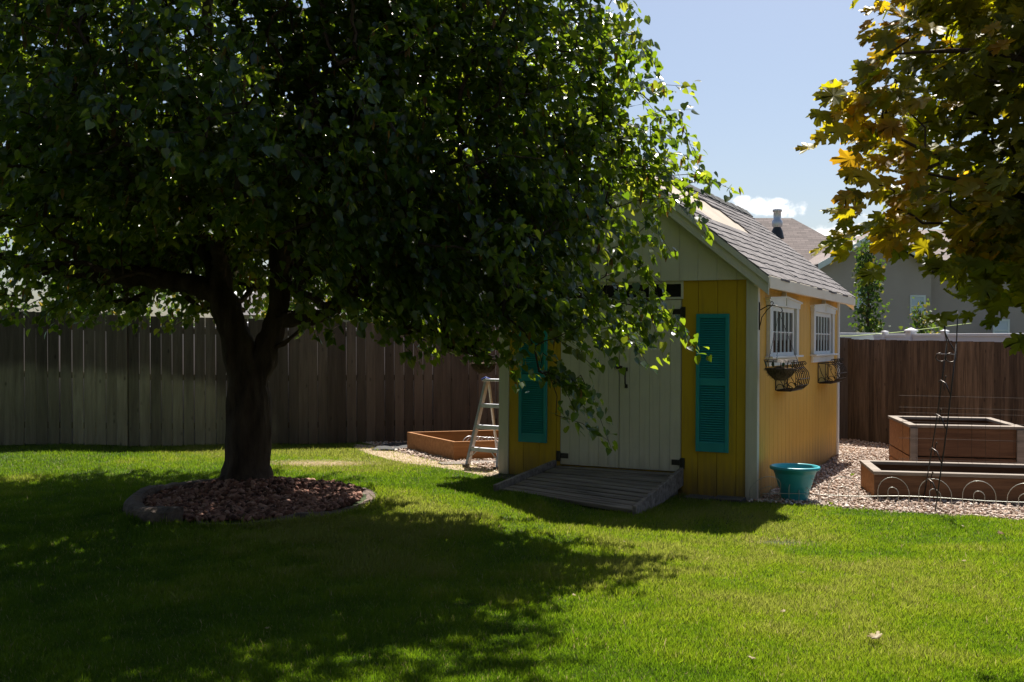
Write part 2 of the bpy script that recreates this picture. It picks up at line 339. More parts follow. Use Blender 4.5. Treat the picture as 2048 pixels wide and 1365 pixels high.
sheet('gravel_bed', np.arange(-2.6, 9.8, .1), np.arange(7.2, 19.6, .1), .004, M['gravelbase'], lambda x, y: inside(GRAVEL, x, y), kind='structure')
DIRT = [(-2.35,15.75), (-2.3,15.2), (-1.95,14.2), (-1.4,13.1), (-.95,12.5), (-.5,11.9), (-.25,11.5), (-.1,11.85), (-.42,12.5), (-.98,13.35), (-1.62,14.5), (-2.05,15.55)]
sheet('dry_soil_strip', np.arange(-2.6, 0, .06), np.arange(11.4, 16, .06), .008, M['dirt'], lambda x, y: inside(DIRT, x, y), kind='structure')
sheet('dry_soil_patch', np.arange(-3.1, -1.6, .05), np.arange(12.4, 13.4, .05), .006, M['dirt'], lambda x, y: ((x+2.35)/.55)**2+((y-12.85)/.3)**2 < 1+.3*mnoise.noise(Vector((x*5, y*5, 0))), kind='structure')
RIM = [SW(.02,.02), SW(.02,-.22), SW(-.72,-.30), SW(-.72,.02)]
RIM2 = [SW(-2.2,.02), SW(-2.2,-.5), SW(-2.75,-.45), SW(-3.02,-.1), SW(-3.0,.02)]
sheet('soil_strip', np.arange(-1, 3, .06), np.arange(10, 12.5, .06), .008, M['soil'], lambda x, y: inside(RIM, x, y) or inside(RIM2, x, y), kind='structure')
# ---------------------------------------------------------------- shed
shed = empty('garden_shed', (SX, SY, 0), -.4643, 'yellow garden shed with white double doors, teal shutters and grey shingle roof', 'shed')
W_, L_, H_ = 2.885, 4.86, 2.23
OV, RZ, SL = .14, 2.265, .8175; XM = -W_/2
def rt(x): return RZ+SL*((W_/2+OV)-abs(x-XM))      # roof surface height
def strips(mb, x0, x1, step, off=0, gap=.0045):
    xs = [x0]; k = math.ceil((x0-off)/step+1e-3)
    while off+k*step < x1-1e-3: xs.append(off+k*step); k += 1
    xs.append(x1)
    return [(a+gap/2 if i else a, b-gap/2 if i < len(xs)-2 else b) for i, (a, b) in enumerate(zip(xs[:-1], xs[1:])) if b-a > gap*1.5]
zb = -.12
mb = MB()
for a, b in strips(mb, -W_+.10, -2.155, .2)+strips(mb, -.775, -.10, .2): mb.box(a, b, 0, .018, zb, H_)
mb.box(-W_+.02, -2.155, .018, .07, zb, H_); mb.box(-.775, -.02, .018, .07, zb, H_); mb.box(-2.155, -.775, .03, .07, zb, .235)
mb.build('front_wall', M['yellow'], shed)
mb = MB()
for a, b in strips(mb, .06, L_-.09, .2): mb.box(-.018, 0, a, b, zb, 2.19)
mb.box(-.07, -.018, .07, L_-.02, zb, 2.19)
mb.build('side_wall', M['yellow_bounce_lit'], shed)
mb = MB(); mb.box(-W_+.0, -W_+.05, .07, L_-.07, zb, 2.19); mb.build('side_wall', M['yellow_bounce_lit'], shed)
mb = MB(); mb.box(-W_+.05, -.05, L_-.07, L_, zb, 2.3); mb.prism([(-W_+.05, 2.3), (-.05, 2.3), (XM, rt(XM)-.12)], 'y', L_-.07, L_-.0); mb.build('back_wall', M['yellow_bounce_lit'], shed)
for (x0, x1, y0, y1) in ((-.10, .02, -.022, .06), (-W_-.02, -W_+.10, -.022, .06), (-.06, .022, L_-.09, L_+.012), (-W_-.02, -W_+.06, L_-.09, L_+.012)):
    MB().box(x0, x1, y0, y1, zb, H_-.045 if y0 > 1 else H_-.002).build('corner_board', M['trim'] if y0 > 1 else M['white'], shed, bevel=.003)
# gable
mb = MB()
for a, b in strips(mb, -W_+.0, 0, .2, 0, .003):
    pts = [(a, H_+.001), (b, H_+.001), (b, rt(b)-.10)]+([(XM, rt(XM)-.10)] if a < XM < b else [])+[(a, rt(a)-.10)]
    mb.prism(pts, 'y', -.03, -.008)
mb.prism([(-W_+.01, H_+.003), (-.01, H_+.003), (-.01, rt(0)-.12), (XM, rt(XM)-.12), (-W_+.01, rt(0)-.12)], 'y', -.008, .06)
mb.build('gable', M['white'], shed)
# roof deck, fascias, shingles
yF, yB = -.12, 5.35
roof = MB(); T = .045
for sgn in (1, -1):
    e = XM+sgn*(W_/2+OV)
    roof.prism([(XM, rt(XM)-.012), (e, RZ-.012), (e, RZ-.012-T), (XM, rt(XM)-.012-T)], 'y', yF+.002, yB)
roof = roof.build('roof', M['tan'], shed)
for sgn in (1, -1):
    e = XM+sgn*(W_/2+OV)
    MB().prism([(XM, rt(XM)-.018), (e+sgn*.012, RZ-.03), (e+sgn*.012, RZ-.20), (XM, rt(XM)-.20)], 'y', yF-.022, yF).build('rake_board', M['white'], roof)
    MB().prism([(XM, rt(XM)-.010), (e+sgn*.02, RZ-.022), (e+sgn*.02, RZ-.090), (XM, rt(XM)-.085)], 'y', yF-.045, yF-.024).build('rake_trim', M['white'], roof)
    MB().prism([(XM, rt(XM)-.06), (e, RZ-.06), (e, RZ-.20), (XM, rt(XM)-.20)], 'y', yB-.01, yB+.012).build('rake_board', M['cream'], roof)
    x0, x1 = sorted((e-sgn*.004, e+sgn*.022))
    MB().box(x0, x1, yF+.002, yB, 2.135, RZ-.008).build('fascia', M['cream'], roof, bevel=.003)
    x0, x1 = sorted((e-sgn*.006, XM+sgn*(W_/2-.0)))
    MB().box(x0, x1, yF+.002, yB-.012, 2.16, 2.175).build('soffit', M['cream'], roof)
PATCH = [(-1.47,-.2), (-1.42,.6), (-1.27,1.47), (-1.20,2.0), (-1.12,2.66), (-.86,2.75), (-.70,2.62), (-.72,2.0), (-.66,1.4), (-.74,.85), (-.80,.62), (-.95,.30), (-1.05,-.2)]
sh = MB()
for sgn in (1, -1):
    rows = 15; ex = (W_/2+OV)/rows
    for r_ in range(rows):
        d0 = W_/2+OV+.02-r_*ex; d1 = max(d0-ex*1.15, 0.0)
        y = yF-.045+(-.1 if r_ % 2 else 0)
        while y < yB+.02:
            wd = random.uniform(.14, .26); y2 = min(y+wd, yB+.02); ya = max(y, yF-.045)
            if y2-ya > .02:
                cx = XM+sgn*(d0+d1)/2
                jx = random.uniform(-.012, .012)
                if not (sgn == 1 and inside(PATCH, cx+random.uniform(-.05, .05), (ya+y2)/2)):
                    xa = XM+sgn*(d0+jx); xb = XM+sgn*d1
                    z0 = rt(XM+(d0+jx)); z1 = rt(XM+d1)
                    lift = .022+random.uniform(0, .006)
                    sh.poly([(xa, ya+.003, z0-.008), (xa, y2-.003, z0-.008), (xb, y2-.003, z1-.004), (xb, ya+.003, z1-.004),
                             (xa, ya+.003, z0-.008+lift), (xa, y2-.003, z0-.008+lift), (xb, y2-.003, z1+.004), (xb, ya+.003, z1+.004)],
                            [(0,3,2,1),(4,5,6,7),(0,1,5,4),(1,2,6,5),(2,3,7,6),(3,0,4,7)])
            y = y2
sh.build('shingles', M['shingle'], roof)
rc = MB(); y = .9
while y < yB:
    zt = rt(XM)+.012+random.uniform(0, .012)
    rc.prism([(XM-.10, zt-.085), (XM, zt+.01), (XM+.10, zt-.085), (XM+.10, zt-.065), (XM, zt+.035), (XM-.10, zt-.065)], 'y', y, min(y+.2, yB)); y += .185
rc.build('ridge_cap', M['ridge'], roof)
# double doors
zd0, zd1 = .245, 2.035
for (a, b, hx) in ((-2.148, -1.467, -2.148), (-1.459, -.782, -.782)):
    mb = MB()
    for p, q in strips(mb, a, b, .112, a, .003): mb.box(p, q, -.004, .016, zd0, zd1)
    mb.box(a, b, .016, .03, zd0, zd1)
    d_ = mb.build('door', M['white'], shed)
    for hz in (.33, 1.90):
        h = MB(); s_ = -1 if hx < -1.5 else 1
        x0, x1 = sorted((hx, hx+s_*.045)); h.box(x0, x1, -.012, -.0045, hz-.055, hz+.06)
        x0, x1 = sorted((hx-s_*.095, hx)); h.box(x0, x1, -.012, -.0045, hz-.018, hz+.038)
        h.tube([(hx, -.016, hz-.045), (hx, -.016, hz+.05)], .008, 8)
        h.build('hinge', M['black'], d_)
    if hx > -1:
        h = MB(); h.tube([(-1.385, -.006, 1.13), (-1.385, -.04, 1.145), (-1.385, -.045, 1.21), (-1.385, -.04, 1.275), (-1.385, -.006, 1.29)], .009, 8)
        h.box(-1.40, -1.37, -.012, -.0045, 1.10, 1.14); h.box(-1.40, -1.37, -.012, -.0045, 1.28, 1.32); h.build('handle', M['black'], d_)
        h = MB(); h.box(-1.50, -1.43, -.018, -.0045, 1.305, 1.335); h.tube([(-1.478, -.02, 1.30), (-1.478, -.02, 1.34)], .01, 8); h.build('latch', M['iron'], d_)
# transom of four panes over the doors
tr = MB(); a, b = -2.155, -.762; tr.box(a, b, -.012, .03, 2.040, 2.064); tr.box(a, b, -.012, .03, 2.200, 2.229)
wd = (b-a)/4
for k in range(5):
    x = a+k*wd; tr.box(max(a, x-.024), min(b, x+.024), -.0118, .03, 2.064, 2.200)
tr = tr.build('transom_window', M['white'], shed, bevel=.002)
for k in range(4): MB().box(a+k*wd+.024, a+(k+1)*wd-.024, .008, .014, 2.064, 2.200).build('pane', M['glass'], tr)
# louvred shutters
for (a, b) in ((-2.652, -2.309), (-.6155, -.273)):
    z0, z1 = .469, 1.885; y0, y1 = -.034, -.003
    mb = MB(); mb.box(a, a+.036, y0, y1, z0, z1); mb.box(b-.036, b, y0, y1, z0, z1)
    for (p, q) in ((z0, z0+.095), (1.148, 1.218), (z1-.045, z1)): mb.box(a+.036, b-.036, y0+.002, y1, p, q)
    s0 = mb.build('shutter', M['teal'], shed, bevel=.002)
    mb = MB()
    for (p, q, n_) in ((z0+.095, 1.148, 24), (1.218, z1-.045, 26)):
        for k in range(n_):
            z = p+(k+.5)*(q-p)/n_
            mb.poly([(a+.036, y1-.002, z+.014), (b-.036, y1-.002, z+.014), (b-.036, y0+.006, z-.006), (a+.036, y0+.006, z-.006),
                     (a+.036, y1-.002, z+.008), (b-.036, y1-.002, z+.008), (b-.036, y0+.006, z-.012), (a+.036, y0+.006, z-.012)],
                    [(0,1,2,3),(7,6,5,4),(3,2,6,7),(0,4,5,1),(0,3,7,4),(1,5,6,2)])
    mb.box(a+.036, b-.036, -.0025, -.0005, z0, z1)
    mb.build('louvres', M['teal'], s0)
# side windows
def side_window(yc):
    w0 = MB()
    z0, z1 = 1.45, 1.985
    w0.box(.001, .042, yc-.74, yc-.62, z0, z1); w0.box(.001, .042, yc+.62, yc+.74, z0, z1); w0.box(.0012, .0045, yc-.62, yc+.62, z0, z0+.01)
    w0 = w0.build('window', M['trim'], shed, bevel=.002)
    h = MB(); h.prism([(yc-.80, 2.062), (yc-.80, 2.035), (yc-.77, 2.03), (yc-.77, 1.986), (yc+.77, 1.986), (yc+.77, 2.03), (yc+.80, 2.035), (yc+.80, 2.062), (yc+.1, 2.098), (yc+.03, 2.104), (yc, 2.150), (yc-.03, 2.104), (yc-.1, 2.098)], 'x', .001, .050)
    h.prism([(yc-.83, 2.066), (yc, 2.106), (yc+.83, 2.066), (yc+.83, 2.046), (yc, 2.086), (yc-.83, 2.046)], 'x', .050, .066)
    h.box(.0505, .062, yc-.012, yc+.012, 2.0, 2.086)
    h.build('header', M['trim'], w0)
    h = MB(); h.box(.001, .085, yc-.80, yc+.80, 1.427, 1.449); h.build('sill', M['trim'], w0, bevel=.003)
    h = MB(); h.box(.001, .034, yc-.74, yc+.74, 1.345, 1.426); h.build('apron', M['trim'], w0, bevel=.003)
    f = MB(); f.box(.006, .020, yc-.60, yc-.5, z0, z1); f.box(.006, .020, yc+.5, yc+.56, z0, z1); f.box(.006, .020, yc-.5, yc+.5, z0, 1.487); f.box(.006, .020, yc-.5, yc+.5, 1.932, z1)
    f.box(.0065, .018, yc-.5, yc+.5, 1.702, 1.714)
    f.build('sash', M['trim'], w0, bevel=.002)
    f = MB()
    for k in range(1, 5): y = yc-.5+k*.2; f.box(.007, .0145, y-.035, y+.035, 1.487, 1.932)
    f.build('muntin_bars', M['bars'], w0)
    MB().box(.002, .009, yc-.5, yc+.5, 1.487, 1.932).build('glass', M['glass'], w0)
    f = MB(); f.box(.0005, .005, yc-.62, yc+.62, z0, z1); f.build('reveal', M['black'], w0)
side_window(1.17); side_window(3.58)
# ---------------------------------------------------------------- things hung on the shed
def Lw(x, y, z=0): p = SW(x, y); return (p[0], p[1], z)
def rack(y0, y1, label):
    rk = empty('wall_planter', Lw(0, (y0+y1)/2, 1.08), -.4643, label, 'wall planter', 'scrolled iron planters on the shed side wall')
    hl = (y1-y0)/2; prof = [(.01, 0), (.10, -.006), (.18, 0), (.235, .05), (.25, .12), (.235, .19), (.19, .24), (.165, .275), (.175, .30), (.20, .305), (.215, .285), (.20, .265)]
    fr = MB()
    for s_ in (-1, 1):
        fr.tube([(.008, s_*hl, 0), (.008, s_*hl, .25)], .006); fr.tube([(.008, s_*hl, .25), (.2, s_*hl, .235)], .005)
        fr.tube([(.1, s_*hl, 0), (.1, s_*hl, .245)], .004)
        for (cx, cz, rr, t0, t1) in ((.05, .02, .045, 0, 180), (.15, .19, .03, -60, 230), (.12, .04, .035, -30, 260)):
            fr.tube([(cx+rr*(1-.0015*abs(t))*math.cos(R(t)), s_*hl, cz+rr*math.sin(R(t))) for t in np.linspace(t0, t1, 12)], .004)
        fr.tube([(.105, s_*hl, .12), (.13, s_*hl, .07), (.19, s_*hl, .03)], .004)
        fr.tube([(.02, s_*hl, .22), (.05, s_*hl, .12), (.09, s_*hl, .05), (.16, s_*hl, .005)], .004)
    for z, x in ((.25, .008), (0, .008), (0, .18), (.12, .25), (.05, .235), (.235, .19)): fr.tube([(x, -hl, z), (x, hl, z)], .005)
    fr.build('frame', M['iron'], rk, smooth=True)
    for k in range(7):
        y = -hl+k*2*hl/6; MB().tube([(x, y, z) for x, z in prof], .0055).build('rib', M['iron'], rk, smooth=True)
    MB().box(.02, .17, -hl, hl, -.012, -.006).build('tray', M['black'], rk)
rack(.85, 1.45, 'scrolled iron wall planter under the nearer white shed window')
rack(3.31, 4.03, 'scrolled iron wall planter under the farther white shed window')
def hanging(x, sgn, wall, label, blabel):
    b_ = empty('plant_bracket', Lw(wall, .02, 1.72), -.4643, blabel, 'bracket', 'curled iron brackets on the shed corners')
    m_ = MB(); m_.box(*sorted((sgn*.002, sgn*.01)), -.01, .01, 0, .28)
    m_.tube([(sgn*.008, 0, .2), (sgn*.09, 0, .245), (sgn*.17, 0, .245), (sgn*.225, 0, .22), (sgn*.235, 0, .19), (sgn*.215, 0, .172), (sgn*.2, 0, .18)], .005)
    m_.tube([(sgn*.008, 0, .03), (sgn*.03, 0, .13), (sgn*.08, 0, .2), (sgn*.13, 0, .245), (sgn*.145, 0, .27), (sgn*.13, 0, .29), (sgn*.115, 0, .275)], .0045)
    m_.build('arm', M['iron'], b_, smooth=True)
    k_ = empty('hanging_basket', Lw(x, .02, 1.215), -.4643, label, 'hanging basket', 'wire hanging baskets with fibre liners')
    zr = .205; rr = .165; fr = MB()
    for (r_, z_) in ((rr, zr), (rr-.006, zr-.018), (.11, .07)): fr.tube([(r_*math.cos(a_), r_*math.sin(a_), z_) for a_ in np.linspace(0, 2*math.pi, 28)[:-1]], .004, 5, True)
    for q in range(14):
        a_ = q*2*math.pi/14; fr.tube([(r_*math.cos(a_), r_*math.sin(a_), z_) for r_, z_ in ((rr, zr), (.145, .13), (.115, .06), (.06, .015), (0, 0))], .0028, 4)
    fr.build('wire_frame', M['iron'], k_)
    li = MB(); prof = [(.0, .004), (.06, .012), (.11, .055), (.135, .10), (.15, .125), (.125, .12), (.06, .11), (0, .105)]
    li.lathe(prof, seg=40); lo = li.build('liner', M['coco'], k_, smooth=True)
    for v in lo.data.vertices: v.co += Vector(mnoise.noise_vector(v.co*40))*.008
    n_ = 900; a_ = rng.uniform(0, 2*math.pi, n_); tz = rng.uniform(0, .12, n_); rad = np.interp(tz, [0, .012, .055, .1, .125], [.02, .06, .115, .14, .155])
    p = np.stack([rad*np.cos(a_), rad*np.sin(a_), tz+.004], 1); d = nrm(np.stack([np.cos(a_), np.sin(a_), rng.normal(.3, .6, n_)], 1)+rng.normal(0, .7, (n_, 3))); s_ = nrm(np.cross(d, rng.normal(0, 1, (n_, 3))))
    V_, F = scatter([(-.5,0,0), (.5,0,0), (0,1,0)], [(0,1,2)], p, s_, d, s_, np.stack([np.full(n_, .004), rng.uniform(.015, .04, n_), np.ones(n_)], 1))
    tri_mesh('liner_fibres', V_, F, M['coco'], k_)
    for q in range(9):
        a_ = q*2*math.pi/9+.2; c0, s0 = math.cos(a_), math.sin(a_); b0 = Vector((.142*c0, .142*s0, .13)); t0 = Vector((.158*c0, .158*s0, .195)); sd_ = Vector((-s0, c0, 0))
        mid = (b0+t0)/2
        MB().poly([b0, mid+sd_*.014, t0, mid-sd_*.014, b0+Vector((c0, s0, 0))*.002, mid+sd_*.014+Vector((c0, s0, 0))*.002, t0+Vector((c0, s0, 0))*.002, mid-sd_*.014+Vector((c0, s0, 0))*.002], [(0,1,2,3), (7,6,5,4), (0,4,5,1), (1,5,6,2), (2,6,7,3), (3,7,4,0)]).build('leaf_ornament', M['green_metal'], k_)
    ch = MB(); top = Vector((-sgn*.02, 0, .68))
    for q in range(3):
        a_ = q*2*math.pi/3+.5; e = Vector((rr*math.cos(a_), rr*math.sin(a_), zr)); n_ = 34
        for k in range(n_):
            p0 = top.lerp(e, k/n_); p1 = top.lerp(e, (k+.8)/n_); o_ = Vector((.003*(k % 2), .003*((k+1) % 2), 0))
            ch.tube([p0+o_, p1+o_], .0032, 4)
    ch.build('chain', M['iron'], k_)
hanging(.24, 1, .02, 'wire hanging basket with dark fibre liner in front of nearer side window', 'curled iron bracket on the right front corner of the yellow shed')
hanging(-W_-.24, -1, -W_-.02, 'wire hanging basket half hidden by leaves left of the shed, above the ladder', 'curled iron bracket on the left front corner of the shed behind leaves')
# ---------------------------------------------------------------- ramp
rmp = empty('shed_ramp', (SX, SY, 0), -.4643, 'weathered grey wooden ramp leading up to the white shed doors', 'ramp')
def rz_(y, x): t = (y+.05)/(-1.36); return .235*(1-t)+t*(.035+.10*max(0, min(1, (-.8-x)/1.35)))
nb = 10
for k in range(nb):
    ya = -.05-k*1.36/nb; yb = -.05-(k+1)*1.36/nb+.030; P = []
    j = random.uniform(-.004, .004)
    for dz in (-.038, 0):
        for (x, y) in ((-2.16, yb), (-.78, yb), (-.78, ya), (-2.16, ya)): P.append((x+random.uniform(-.01, .01), y, rz_(y, x)+dz+j))
    MB().poly(P, [(0,3,2,1),(4,5,6,7),(0,1,5,4),(1,2,6,5),(2,3,7,6),(3,0,4,7)]).build('deck_board', M['ramp'], rmp, bevel=.004)
for x in (-2.20, -.76):
    mb = MB(); P = []
    for (y, e) in ((-.03, 0), (-1.46, 0)):
        z = rz_(max(y, -1.41), x)
        for (xx, dz) in ((x-.02, -.13), (x+.02, -.13), (x+.02, .055), (x-.02, .055)): P.append((xx, y, z+dz))
    mb.poly(P, [(0,1,2,3),(7,6,5,4),(0,4,5,1),(1,5,6,2),(2,6,7,3),(3,7,4,0)]).build('side_rail', M['ramp'], rmp, bevel=.004)
MB().box(-.86, -.79, -.6, -.06, -.05, .10).build('support_block', M['ramp'], rmp)
# ---------------------------------------------------------------- pavers by the shed front
for i, (x0, x1, y0, y1, lb) in enumerate(((-.66, -.40, -.30, -.06, 'dark flat paver in the soil beside the ramp, below the right shutter'), (-.37, -.08, -.28, -.05, 'dark flat paver in the soil at the right front corner of the shed'))):
    o = empty('paver', (SX, SY, 0), -.4643, lb, 'paver', 'pavers along the shed front')
    MB().box(x0, x1, y0, y1, -.02, .03+.008*i).build('slab', M['paver'], o, bevel=.006)
bo = empty('loose_board', (-.25, 13.02, .06), .32, 'flat grey board lying on gravel behind the ladder feet', 'board')
MB().box(-.65, .9, -.12, .12, 0, .035).build('plank', M['ramp'], bo, bevel=.004)
# ---------------------------------------------------------------- fences
def fence(name, org, d, length, z0f, z1f, m_, label, gapfun, seed):
    rnd = random.Random(seed); ang = math.atan2(d.y, d.x)
    f = empty(name, (org.x, org.y, 0), ang, label, 'fence')
    b = MB(); x = 0
    while x < length:
        wd = rnd.uniform(.137, .144); gp = gapfun(rnd)
        wx = org.x+d.x*x; wy = org.y+d.y*x; zb_ = z0f(x)+rnd.uniform(-.005, .02); zt = z1f(x)+rnd.uniform(-.006, .006)
        t = rnd.uniform(0, .006); tl = rnd.uniform(-.004, .004); lean = .018
        P = []
        for y_ in (-.009-t, .009-t):
            P += [(x, y_, zb_), (x+wd, y_, zb_), (x+wd+tl-lean, y_, zt), (x+tl-lean, y_, zt)]
        b.poly(P, [(0,1,2,3), (7,6,5,4), (0,4,5,1), (1,5,6,2), (2,6,7,3), (3,7,4,0)])
        x += wd+gp
    b.build('boards', m_, f)
    back = 1
    for h in (.25, .95, 1.62):
        r_ = MB(); n_ = int(length/2)
        for k in range(n_):
            xa = k*2.0; xb = min(xa+1.995, length)
            r_.poly([(xa, .016, z0f(xa)+h), (xb, .016, z0f(xb)+h), (xb, .054, z0f(xb)+h), (xa, .054, z0f(xa)+h), (xa, .016, z0f(xa)+h+.085), (xb, .016, z0f(xb)+h+.085), (xb, .054, z0f(xb)+h+.085), (xa, .054, z0f(xa)+h+.085)],
                    [(0,3,2,1),(4,5,6,7),(0,1,5,4),(1,2,6,5),(2,3,7,6),(3,0,4,7)])
        r_.build('rail', m_, f)
    x = 1.2
    while x < length:
        MB().box(x-.045, x+.045, .056, .146, z0f(x)-.2, z1f(x)-.02).build('post', m_, f); x += 2.4
    return f
def gline(org, d): return lambda x: g1(org.x+d.x*x, org.y+d.y*x)
O1 = FC-FA*15.8+Vector((0, 0, 0))
gl = gline(O1, FA)
fence('wooden_fence', O1, FA, 15.8, gl, lambda x: 1.972-.285*max(0, (x-1.2))/14.6, M['fenceL'], 'long weathered board fence behind the big tree, pale stain on lower boards', lambda r: r.choice((.002, .006, .008, .009, .013)), 3)
gr = gline(FC, FB)
fence('wooden_fence', FC+FB*.03, FB, 13, gr, lambda x: 1.66-.012*x, M['fenceR'], 'brown board fence behind the raised beds on the right', lambda r: r.choice((.001, .002, .003)), 5)
def vinyl(org, d, length, zt, label, posts):
    f = empty('vinyl_fence', (org.x, org.y, 0), math.atan2(d.y, d.x), label, 'fence')
    MB().box(0, length, -.02, .02, -.3, zt-.05).build('panel', M['vinyl'], f)
    MB().box(0, length, -.035, .035, zt-.052, zt).build('top_rail', M['vinyl'], f, bevel=.004)
    for (x, s_) in posts:
        p = MB(); p.box(x-.06*s_, x+.06*s_, -.06*s_, .06*s_, -.3, zt+.03*s_); p = p.build('post', M['vinyl'], f)
        c_ = MB(); q = .075*s_; z = zt+.03*s_
        c_.poly([(x-q, -q, z), (x+q, -q, z), (x+q, q, z), (x-q, q, z), (x-q, -q, z+.03), (x+q, -q, z+.03), (x+q, q, z+.03), (x-q, q, z+.03), (x, 0, z+.07*s_)], [(0,3,2,1), (0,1,5,4), (1,2,6,5), (2,3,7,6), (3,0,4,7), (4,5,8), (5,6,8), (6,7,8), (7,4,8)])
        c_.build('cap', M['vinyl'], p)
vinyl(O1-FB*.4, FA, 17, 1.78, 'white vinyl fence showing as a strip above the left board fence', [(k*2.4+.5, 1) for k in range(7)])
vinyl(FC+FA*.5+FB*.1, FB, 12, 1.755, 'white vinyl fence with post caps above the right board fence', [(.28, .6), (.95, 1.1), (1.75, .7), (3.6, 1), (6, 1), (8.4, 1)])
# ---------------------------------------------------------------- raised beds
def bed(name, org, ux, uy, lx, ly, h, label, m_, boards, capm=None, posts=False, soil_h=.1, th=.04, gaps=()):
    ang = math.atan2(ux[1], ux[0]); o = empty(name, (org[0], org[1], org[2]), ang, label, 'raised bed')
    # local skew allowed: local y axis from uy
    ly_ = (uy[0]*math.cos(-ang)-uy[1]*math.sin(-ang), uy[0]*math.sin(-ang)+uy[1]*math.cos(-ang))
    def P(a, b, z): return (a+b*ly_[0], b*ly_[1], z)
    def slab(a0, a1, b0, b1, z0, z1): return MB().poly([P(a0,b0,z0), P(a1,b0,z0), P(a1,b1,z0), P(a0,b1,z0), P(a0,b0,z1), P(a1,b0,z1), P(a1,b1,z1), P(a0,b1,z1)], [(0,3,2,1),(4,5,6,7),(0,1,5,4),(1,2,6,5),(2,3,7,6),(3,0,4,7)])
    for (z0, z1) in boards:
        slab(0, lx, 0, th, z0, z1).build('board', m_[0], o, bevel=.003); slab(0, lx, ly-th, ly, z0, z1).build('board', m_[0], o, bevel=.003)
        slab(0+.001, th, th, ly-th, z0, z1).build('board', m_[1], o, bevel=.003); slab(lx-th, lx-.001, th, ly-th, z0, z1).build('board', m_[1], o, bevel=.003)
    slab(th, lx-th, th, ly-th, 0, soil_h).build('soil', M['soil'], o)
    if capm:
        c_ = .095; e = .012; z0, z1 = h-.035, h
        slab(-e, lx+e, -e, c_, z0, z1).build('cap', capm, o, bevel=.003); slab(-e, lx+e, ly-c_, ly+e, z0, z1).build('cap', capm, o, bevel=.003)
        slab(-e, c_-e, c_+.002, ly-c_-.002, z0, z1).build('cap', capm, o, bevel=.003); slab(lx-c_+e, lx+e, c_+.002, ly-c_-.002, z0, z1).build('cap', capm, o, bevel=.003)
    if posts:
        for a in (0, lx-.085): slab(a, a+.085, -.022, -.001, 0, h-.036).build('corner_post', capm, o, bevel=.003)
    return o
bed('raised_bed', (-.74, 13.45, .03), (.941, .339), (-.47, .883), 1.8, 1.57, .27, 'reddish cedar raised bed behind the ladder, left of the shed', (M['bedwood'], M['bedwood']), [(0, .265)], soil_h=.05)
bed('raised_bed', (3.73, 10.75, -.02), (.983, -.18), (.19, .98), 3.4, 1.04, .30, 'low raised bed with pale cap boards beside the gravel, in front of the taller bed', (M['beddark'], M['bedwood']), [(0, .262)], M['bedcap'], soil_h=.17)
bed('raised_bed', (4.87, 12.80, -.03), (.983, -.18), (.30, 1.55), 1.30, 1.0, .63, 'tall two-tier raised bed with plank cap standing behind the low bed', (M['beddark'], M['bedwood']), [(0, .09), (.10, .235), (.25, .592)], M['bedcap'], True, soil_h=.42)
# black fabric by the left bed
fb = MB(); P = []; F = []
n1, n2 = 14, 10
for i in range(n1+1):
    for j in range(n2+1):
        p = Vector((-1.66, 14.55, 0)).lerp(Vector((-1.2, 15.6, 0)), j/n2)+Vector((-.62, .25, 0))*(i/n1)*(.5+.5*j/n2)
        P.append((p.x, p.y, g1(p.x, p.y)+.03+.03*mnoise.noise(Vector((p.x*5, p.y*5, 0)))))
for i in range(n1):
    for j in range(n2): a = i*(n2+1)+j; F.append((a, a+1, a+n2+2, a+n2+1))
o = MB().poly(P, F).build('landscape_fabric', M['mat'], smooth=True, label='black landscape fabric on the ground between left fence and cedar bed', cat='fabric')
sm = o.modifiers.new('thick', 'SOLIDIFY'); sm.thickness = .004
# wire coils in the left bed
wc = empty('wire_hoops', (-.66, 14.15, .1), .34, 'row of silvery wire hoops lying inside the cedar raised bed', 'wire hoops')
for k in range(8):
    x = k*.055+random.uniform(-.01, .01)
    MB().tube([(x+.13*math.cos(a_), .05*math.cos(a_)-.3+.02*k, .06+(.17-.006*k)*math.sin(a_)) for a_ in np.linspace(0, math.pi, 18)], .0055, 5).build('hoop', M['alu'], wc, smooth=True)
MB().tube([(.45+.42*t, .05, .06+.12*math.sin(t*math.pi)) for t in np.linspace(0, 1, 12)], .005, 5).build('hoop', M['alu'], wc, smooth=True)
# ---------------------------------------------------------------- ladder
ld = empty('step_ladder', (-.35, 12.3, .09), 0, 'aluminium step ladder standing on gravel at the left corner of the shed', 'ladder')
def lp(a): return Vector(a)-Vector((-.35, 12.3, .09))
FL, FR = lp((-.54, 12.43, .09)), lp((-.17, 12.18, .09)); TL, TR = lp((-.315, 12.70, 1.12)), lp((-.07, 12.53, 1.12))
RL, RR = lp((-.16, 13.15, .07)), lp((.12, 12.96, .07))
back = Vector((.52, .85, 0)).normalized()
for a, b in ((FL, TL), (FR, TR)):
    r_ = MB(); r_.bar(a+back*.03, b+back*.03, .022, .075, up=back); r_.bar(a, b, .034, .012, up=back); r_.build('rail', M['alu'], ld)
    MB().bar(a-Vector((0,0,.0)), a+Vector((0,0,.04)), .04, .09, up=back).build('foot', M['black'], ld)
for a, b in ((RL, TL+back*.06), (RR, TR+back*.06)):
    MB().bar(a, b, .02, .03, up=back).build('rear_leg', M['alu'], ld)
MB().bar(RL.lerp(TL, .25)+back*.02, RR.lerp(TR, .25)+back*.02, .02, .03).build('brace', M['alu'], ld)
for z in (.227, .49, .74):
    t = z/1.03; a = FL.lerp(TL, t)+back*.035; b = FR.lerp(TR, t)+back*.035
    s_ = MB(); s_.bar(a, b, .085, .012); s_.bar(a-back*.04-Vector((0,0,.02)), b-back*.04-Vector((0,0,.02)), .006, .035); s_.build('step', M['alu'], ld)
